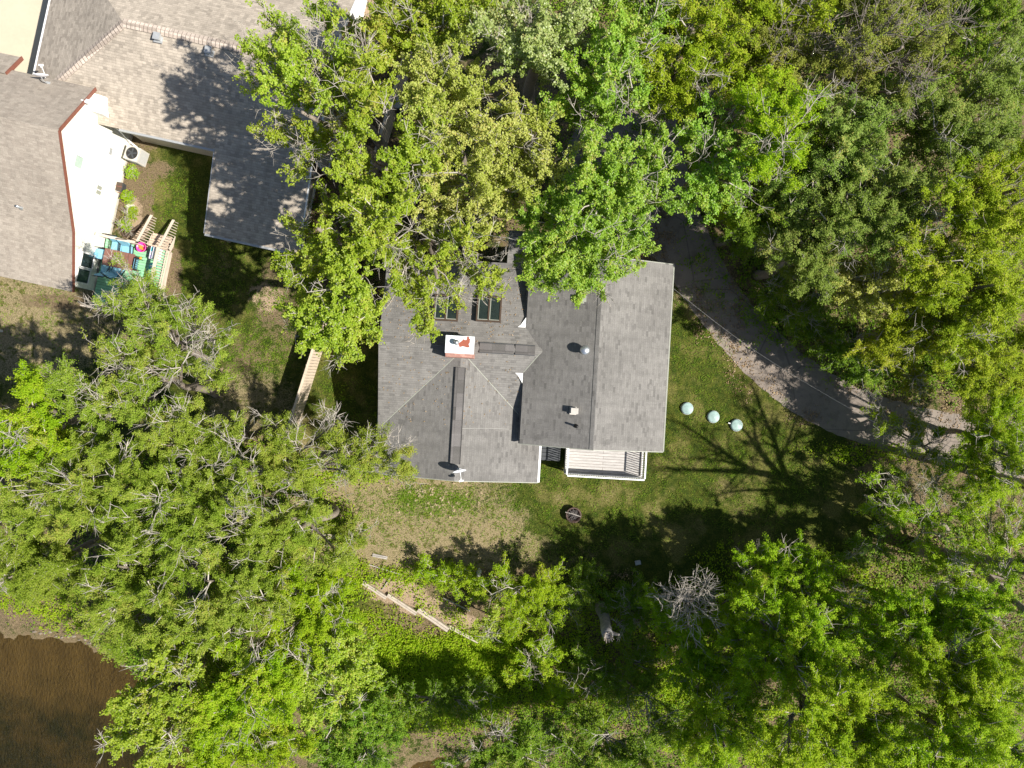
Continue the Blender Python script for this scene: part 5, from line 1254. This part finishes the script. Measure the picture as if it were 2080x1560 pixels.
tree('br', [(50, 825, 64, 9), (25, 890, 56, 9), (90, 885, 48, 9), (50, 775, 28, 9), (10, 955, 46, 9)], 'bright green tree at the left edge below the dry lawn', lean=.2, lai=3)
tree('ol', [(380, 850, 54, 8, .8), (450, 880, 54, 8, .7), (340, 905, 56, 8), (420, 945, 56, 8), (500, 935, 46, 8, .8)], 'fine-leaved olive tree with pale twisting branches left of the fence end', bare=.3)
tree('ol', [(560, 860, 36, 7, .5), (610, 905, 46, 7, .6), (540, 960, 54, 7), (620, 970, 54, 7, .8), (690, 910, 44, 7, .6), (760, 905, 36, 7, .8), (800, 930, 44, 7, .9), (720, 955, 44, 7, .9), (778, 878, 20, 6.5, .8), (680, 860, 30, 7, .4), (835, 955, 22, 6.5, .7)], 'fine-leaved tree reaching over the fence end to the corner of the grey house', base=(530, 960), bare=.3)
tree('ol', [(120, 960, 64, 9), (60, 1015, 62, 9), (180, 1000, 54, 9), (150, 1060, 56, 9), (235, 945, 54, 9), (260, 1010, 56, 9)], 'dense olive-green tree below the bright green tree at the left edge', lean=.2)
tree('ol', [(330, 1000, 62, 9), (400, 1030, 64, 9), (300, 1075, 56, 9), (370, 1100, 56, 9), (460, 1010, 54, 9)], 'dense olive-green tree in the middle of the left wood', lean=.2, bare=.1)
tree('ol', [(530, 1040, 62, 7.5), (600, 1060, 52, 7.5), (560, 1120, 62, 7.5), (640, 1120, 48, 6.5), (490, 1100, 54, 8), (690, 1130, 34, 5.5, .8), (640, 1030, 36, 6.5, .8)], 'olive-green tree left of the dry front lawn', lean=.1)
tree('ol', [(90, 1130, 56, 8), (30, 1105, 54, 8), (150, 1160, 54, 8), (60, 1190, 44, 7.5), (10, 1170, 36, 7)], 'olive-green tree at the left edge above the pond bank', lean=.2)
tree('ol', [(240, 1150, 62, 9), (300, 1180, 64, 9), (235, 1230, 54, 8.5), (330, 1250, 54, 9), (200, 1205, 40, 8.5), (245, 1290, 40, 8)], 'olive-green tree leaning out over the pond corner', lean=.0)
tree('ol', [(420, 1180, 64, 9), (480, 1200, 54, 9), (400, 1260, 54, 9), (470, 1280, 54, 9), (540, 1220, 54, 8.5)], 'olive-green tree with bare grey limbs in the lower left wood', lean=.2, bare=.15)
tree('br', [(590, 1205, 54, 7.5), (640, 1230, 46, 7), (600, 1290, 54, 7.5), (680, 1195, 36, 5.5), (685, 1280, 40, 6.5), (540, 1295, 54, 8)], 'green tree just left of the landscape timbers', lean=.1)
tree('cw', [(350, 1340, 60, 9), (300, 1400, 62, 9), (280, 1460, 54, 9), (400, 1390, 54, 9), (340, 1490, 62, 9), (255, 1510, 42, 9), (300, 1550, 50, 9)], 'yellow-green tree standing over the edge of the pond', lean=.1, lai=3, seed=71)
tree('br', [(470, 1370, 64, 9), (530, 1370, 54, 9), (480, 1440, 62, 9), (420, 1470, 54, 9), (560, 1430, 54, 9)], 'bright green tree right of the yellow-green tree by the pond', lean=.1)
tree('cw', [(620, 1360, 52, 7.5), (680, 1350, 50, 7), (640, 1420, 52, 7.5), (725, 1320, 38, 6), (705, 1400, 40, 7), (745, 1370, 34, 5.5)], 'yellow-green tree below the landscape timbers', lean=.1, lai=3, seed=73)
tree('br', [(400, 1540, 54, 8.5), (470, 1530, 54, 8.5), (540, 1510, 54, 8), (600, 1500, 44, 7.5)], 'green tree at the bottom edge, left of the birch-white stems', lean=.1)
tree('dk', [(660, 1500, 44, 5), (710, 1480, 50, 4.5), (745, 1530, 50, 4.5), (690, 1550, 46, 5), (780, 1480, 36, 4)], 'darker green tree with whitish stems at the bottom edge left of the dark water', lean=.4)
# --- the big tree outside the right edge that throws its shadow across the lawn
AZ, EL = math.radians(18), math.radians(48)
def limb_tree(base, limbs, r0, label, seed, leafy=.5):
    """big sparse tree: limbs given by the ground points their shadows reach; each gets its own height"""
    rng = np.random.default_rng(seed); B = np.array(G(*base)); ux, uy = math.cos(AZ), math.sin(AZ)
    root = thing('tree', Vector(B) - Vector((0, 0, .1)), label, 'tree', 'trees and bushes around the houses')
    def pt(sx, sy, wob):
        al = ((base[0] - sx) * ux + (base[1] - sy) * uy) * wob
        h = max(0, al * S * math.tan(EL)); sh = h / math.tan(EL) / S
        return np.array(P(sx + sh * ux, sy + sh * uy, 0)) + np.array([0, 0, h])
    mb = MB(); segs = []
    for li, (pts, ra, rb) in enumerate(limbs):
        w = 1 if li == 0 else 1 + rng.normal(0, .10)
        q = [pt(x, y, 1 + (w - 1) * (i / max(1, len(pts) - 1)) * (0 if i == 0 else 1)) for i, (x, y) in enumerate(pts)]
        # smooth it
        fine = []
        for i in range(len(q) - 1):
            for t in np.linspace(0, 1, 5)[:-1]:
                p0 = q[max(i - 1, 0)]; p1 = q[i]; p2 = q[i + 1]; p3 = q[min(i + 2, len(q) - 1)]
                fine.append(.5 * ((2 * p1) + (p2 - p0) * t + (2 * p0 - 5 * p1 + 4 * p2 - p3) * t * t + (3 * p1 - p0 - 3 * p2 + p3) * t ** 3))
        fine.append(q[-1]); n = len(fine)
        rad = [ra + (rb - ra) * (i / (n - 1)) for i in range(n)]
        mb.tube([Vector(x - B + np.array([0, 0, .1])) for x in fine], rad, 9)
        if li: segs.append((np.array(fine), np.array(rad)))
    mb.build('trunk', M['bark'], root, True)
    S0, S1, S2, RR = [], [], [], []; tips = []
    for f, rad in segs:
        k = int(len(f) * 1.1)
        for _ in range(k):
            i = rng.integers(max(1, len(f) // 3), len(f)); d = unit(f[i] - f[i - 1]); dv = unit(d * .7 + rng.normal(0, .6, 3) + np.array([0, 0, .2])); l = rng.uniform(.7, 2.0)
            e = f[i] + dv * l; S0.append(f[i]); S1.append(f[i] + dv * l * .5 + rng.normal(0, .08, 3)); S2.append(e); RR.append(min(.045, rad[i] * .45)); tips.append((f[i] + dv * l * .4, e))
    a0, a1, a2, rr = map(np.array, (S0, S1, S2, RR)); parts = [tubes(a0, a1, a2, rr, rr * .7, rr * .3, 5)]
    m = len(a2) * 4; ii = rng.integers(0, len(a2), m); t = rng.uniform(.3, 1, (m, 1)); s = a0[ii] + (a2 - a0)[ii] * t; d = unit(unit(a2 - a0)[ii] * .7 + rng.normal(0, .7, (m, 3))); e = s + d * rng.uniform(.25, .8, (m, 1))
    q = np.full(m, 1.0); parts.append(tubes(s, (s + e) / 2, e, q * .012, q * .009, q * .005, 3))
    V, Q = join(parts); big_mesh('branches', V - np.array(root.location), Q, M['twigdk'], root)
    sp = LF['br']; nl = int(m * 12 * leafy); ii = rng.integers(0, m, nl); c = s[ii] + (e - s)[ii] * rng.uniform(.2, 1.1, (nl, 1)) + rng.normal(0, .06, (nl, 3))
    V, Q, T = leaves(rng, c, np.clip(rng.normal(.45, .25, nl), 0, 1), sp); big_mesh('crown', V - np.array(root.location), Q, sp['m'], root, T)
limb_tree((1862, 1108), [
 ([(1862, 1108), (1810, 1092), (1745, 1062), (1689, 1030), (1640, 1002), (1605, 980)], .40, .24),
 ([(1640, 1002), (1605, 976), (1540, 960), (1487, 957), (1415, 955), (1348, 950)], .25, .05),
 ([(1605, 980), (1588, 970), (1552, 928), (1526, 892), (1504, 866)], .20, .05),
 ([(1605, 980), (1598, 968), (1584, 936), (1572, 892), (1555, 854), (1540, 815), (1526, 779)], .17, .04),
 ([(1540, 960), (1516, 950), (1478, 924), (1444, 900), (1408, 875), (1379, 856)], .15, .04),
 ([(1516, 950), (1485, 940), (1444, 933), (1372, 931)], .10, .03),
 ([(1745, 1062), (1685, 1056), (1588, 1058), (1516, 1049), (1420, 1056), (1355, 1060)], .18, .04),
 ([(1689, 1030), (1637, 1010), (1576, 996), (1492, 998), (1444, 1010)], .13, .03),
 ([(1552, 928), (1536, 890), (1530, 860), (1512, 820)], .08, .03),
 ([(1584, 936), (1600, 900), (1610, 870), (1622, 840)], .08, .03)], .4, 'huge sparse tree at the right edge whose branching shadow fans across the front lawn', 501, .22)
limb_tree((1995, 962), [
 ([(1995, 962), (1930, 944), (1860, 926), (1790, 908), (1745, 893)], .26, .17),
 ([(1745, 893), (1713, 880), (1692, 844), (1675, 801), (1648, 762)], .16, .04),
 ([(1745, 893), (1706, 878), (1660, 835), (1612, 789), (1580, 765)], .15, .04),
 ([(1790, 908), (1770, 880), (1772, 840), (1765, 800)], .11, .03),
 ([(1860, 926), (1850, 890), (1862, 855), (1880, 830)], .11, .03),
 ([(1713, 880), (1660, 868), (1600, 850)], .09, .03)], .26, 'sparse leaning tree at the right edge whose shadow crosses the asphalt drive', 502, .3)

# --- small plants in the mulch bed of the cream house
for px, py, lab in ((268, 350, 'small bright green plant below the air conditioner'), (262, 401, 'small green plant next to the dark planter box'), (267, 433, 'small green plant below the white rock'), (255, 457, 'thin weedy plant near the deck corner')):
    tree('br', [(px, py, 9, .35, 1.2), (px + 5, py + 5, 7, .3), (px - 5, py - 3, 6, .3)], lab, lai=3, name='plant', cat='plant', trunk=.4, group='small plants in the mulch bed', lean=1, nbr=.6)

# ------------------------------------------------------------------ ground cover
rng = np.random.default_rng(99)
def cover(name, zones, n, kind, size, hgt, lab=None):
    sp = dict(LF[kind]); sp['l'], sp['w'] = size; sp['up'] = .8
    cs, ts = [], []
    tot = sum(z[2] * z[3] * z[4] for z in zones)
    for px, py, rx, ry, wgt in zones:
        m = int(n * rx * ry * wgt / tot); nc = max(1, m // 14)
        a = rng.uniform(0, 2 * np.pi, nc); r = np.sqrt(rng.uniform(0, 1, nc)) * (1 + .15 * rng.normal(0, 1, nc))
        cx = (px + rx * r * np.cos(a) - 1040) * S; cy = (780 - (py + ry * r * np.sin(a))) * S
        sc = rng.uniform(.5, 1.6, nc)
        x = np.repeat(cx, 14) + rng.normal(0, .14, nc * 14) * np.repeat(sc, 14); y = np.repeat(cy, 14) + rng.normal(0, .14, nc * 14) * np.repeat(sc, 14)
        z = terrain(x, y); k = z > WATER_Z + .04
        h = rng.uniform(.02, hgt, nc * 14) * np.repeat(sc, 14)
        cs.append(np.stack([x, y, z + h], -1)[k]); ts.append(np.clip(np.repeat(rng.uniform(.1, .9, nc), 14) + rng.normal(0, .2, nc * 14), 0, 1)[k])
    V, Q, T = leaves(rng, np.concatenate(cs), np.concatenate(ts), sp)
    o = big_mesh(name, V, Q, sp['m'], None, T); tag(o, kind='stuff'); return o
cover('ground_cover', [(900, 1360, 150, 70, 2.2), (1000, 1330, 130, 50, 1.6), (860, 1440, 160, 60, 1.8), (1760, 920, 120, 20, .8), (760, 1300, 90, 60, 1.0), (1050, 1400, 110, 60, 1), (1200, 1400, 120, 90, .8), (1150, 1260, 140, 90, .8), (700, 1180, 60, 60, 1), (660, 1050, 50, 50, .8), (870, 1165, 110, 22, 1.4), (815, 1205, 50, 22, .3), (890, 1235, 50, 22, .45), (1400, 1330, 120, 110, .9), (1700, 1200, 120, 80, .8), (620, 960, 90, 40, .8), (760, 950, 90, 30, .7), (450, 960, 150, 80, .6), (60, 1230, 90, 40, .9), (150, 1280, 90, 22, .6), (800, 1440, 90, 40, .8), (1400, 1420, 90, 80, .8), (1500, 1200, 120, 90, .5), (930, 1260, 30, 20, .5)], 115000, 'br', (.085, .06), .22)
cover('understory', [(1500, 20, 500, 60, .8), (1900, 120, 200, 120, .8), (1950, 680, 130, 120, .8), (1600, 480, 200, 160, .5), (1750, 650, 180, 120, .6), (1650, 250, 260, 200, .35), (1900, 750, 150, 60, .6), (1960, 500, 130, 200, .4), (1560, 640, 60, 60, .6), (1850, 1150, 130, 90, .4), (1750, 1350, 200, 160, .4), (1000, 330, 170, 140, .4), (400, 1150, 300, 260, .6), (700, 500, 70, 250, .25), (1300, 150, 80, 150, .4), (350, 1450, 200, 150, .6), (1400, 1500, 500, 120, .6), (1950, 1250, 150, 250, .5)], 150000, 'dk', (.11, .075), .45)
cover('grass', [(520, 650, 110, 120, .5), (470, 720, 110, 70, .5), (885, 1018, 75, 32, 1.5), (830, 1010, 20, 14, 3), (850, 1020, 170, 45, .6), (1150, 1040, 200, 110, .5), (1500, 950, 190, 130, .5), (1420, 700, 60, 150, .5), (360, 400, 60, 60, .5), (420, 560, 70, 110, .35), (100, 650, 160, 90, .2), (880, 1015, 80, 25, 1.6), (820, 1060, 150, 60, .5), (700, 830, 70, 90, .4)], 34000, 'dk', (.10, .022), .07)
cs, ts = [], []
for _ in range(42):                      # pale dead tufts standing in the dry grass
    px, py = rng.normal(885, 48), rng.normal(1018, 20); c0_ = np.array(G(px, py)); m = 16
    cs.append(c0_ + rng.normal(0, 1, (m, 3)) * np.array([.04, .04, .02]) + np.array([0, 0, .09])); ts.append(np.full(m, .9))
LF['tuft'] = dict(m=leafmat('dead_straw', (.42, .33, .2), (.62, .5, .33), .1, .2), l=.065, w=.022, up=1.2)
V, Q, T = leaves(rng, np.concatenate(cs), np.concatenate(ts), LF['tuft']); tag(big_mesh('dead_grass_tufts', V, Q, LF['tuft']['m'], None, T), kind='stuff')
# dry leaves lying on the forest floor and along the drive
litm = leafmat('dry_leaves', (.18, .12, .06), (.40, .29, .18), .2, .1)
LF['lit'] = dict(m=litm, l=.1, w=.07, cl=4, cs=.1, up=2.5)
cover('fallen_leaves', [(1420, 640, 14, 70, 1.5), (1500, 745, 30, 40, 1), (1620, 850, 50, 14, 1.2), (1740, 790, 80, 10, 1), (1500, 600, 16, 70, 1), (1340, 480, 40, 30, 1), (1300, 515, 60, 14, 2), (1650, 350, 240, 180, .3), (1480, 640, 40, 90, .6), (880, 1300, 110, 20, 1.2), (1030, 1320, 60, 20, 1), (720, 300, 60, 250, .5), (1560, 790, 60, 40, .3), (1150, 1170, 140, 10, 1.2), (1150, 1430, 60, 25, .8), (1900, 850, 120, 40, .5)], 9000, 'lit', (.085, .06), .03)

rng = np.random.default_rng(321); m = 520
uu = rng.uniform(-5.9, .3, m); vv = np.where(rng.uniform(0, 1, m) < .7, rng.uniform(1.8, 5.4, m), rng.uniform(-2, 1.4, m)); k_ = np.abs(vv - VR) < 3.9
zz = np.where(vv > VR, ZM - PI_ * np.abs(vv - VR), np.maximum(ZM - PI_ * np.abs(vv - VR), ZS - PI_ * np.abs(uu - SR))) + .02
c_ = np.stack([uu * CS + vv * SN, -uu * SN + vv * CS, zz], -1)[k_]
sp_ = dict(LF['lit']); sp_['l'], sp_['w'] = .07, .045; sp_['up'] = 3
V, Q, T = leaves(rng, c_, rng.uniform(0, .35, len(c_)), sp_)
tag(big_mesh('roof_leaf_litter', V, Q, litm, None, T), kind='stuff')

# ------------------------------------------------------------------ camera, sun, sky
cam = bpy.data.cameras.new('camera'); co = bpy.data.objects.new('camera', cam); COL.objects.link(co)
co.location = (0, 0, H); co.rotation_euler = (0, 0, 0)
cam.sensor_width = 36; cam.lens = 24; cam.clip_end = 2000; cam.clip_start = .1
SC.camera = co
sd = Vector((math.cos(EL) * math.cos(AZ), -math.cos(EL) * math.sin(AZ), math.sin(EL)))
sun = bpy.data.lights.new('sun', 'SUN'); sun.energy = 5.0; sun.angle = math.radians(.53); sun.color = (1, .95, .87)
so = bpy.data.objects.new('sun', sun); COL.objects.link(so); so.rotation_euler = sd.to_track_quat('Z', 'Y').to_euler(); so.location = (30, -10, 60)
w = bpy.data.worlds.new('World'); SC.world = w; w.use_nodes = True
nt = w.node_tree; bg = nt.nodes['Background']
sk = nt.nodes.new('ShaderNodeTexSky'); sk.sky_type = 'NISHITA'; sk.sun_disc = False
sk.sun_elevation = EL; sk.sun_rotation = math.atan2(sd.x, sd.y); sk.air_density = 1; sk.dust_density = .8
nt.links.new(sk.outputs[0], bg.inputs['Color']); bg.inputs['Strength'].default_value = .065
SC.view_settings.view_transform = 'Standard'; SC.view_settings.look = 'None'; SC.view_settings.gamma = 1
SC.view_settings.exposure = .8
SC.render.engine = 'CYCLES'
cy = SC.cycles; cy.max_bounces = 6; cy.diffuse_bounces = 3; cy.transmission_bounces = 4; cy.transparent_max_bounces = 6; cy.glossy_bounces = 2
cy.use_denoising = True
cy.sample_clamp_indirect = 4
print('leaves', NLEAF[0], 'trees', len(TREES))
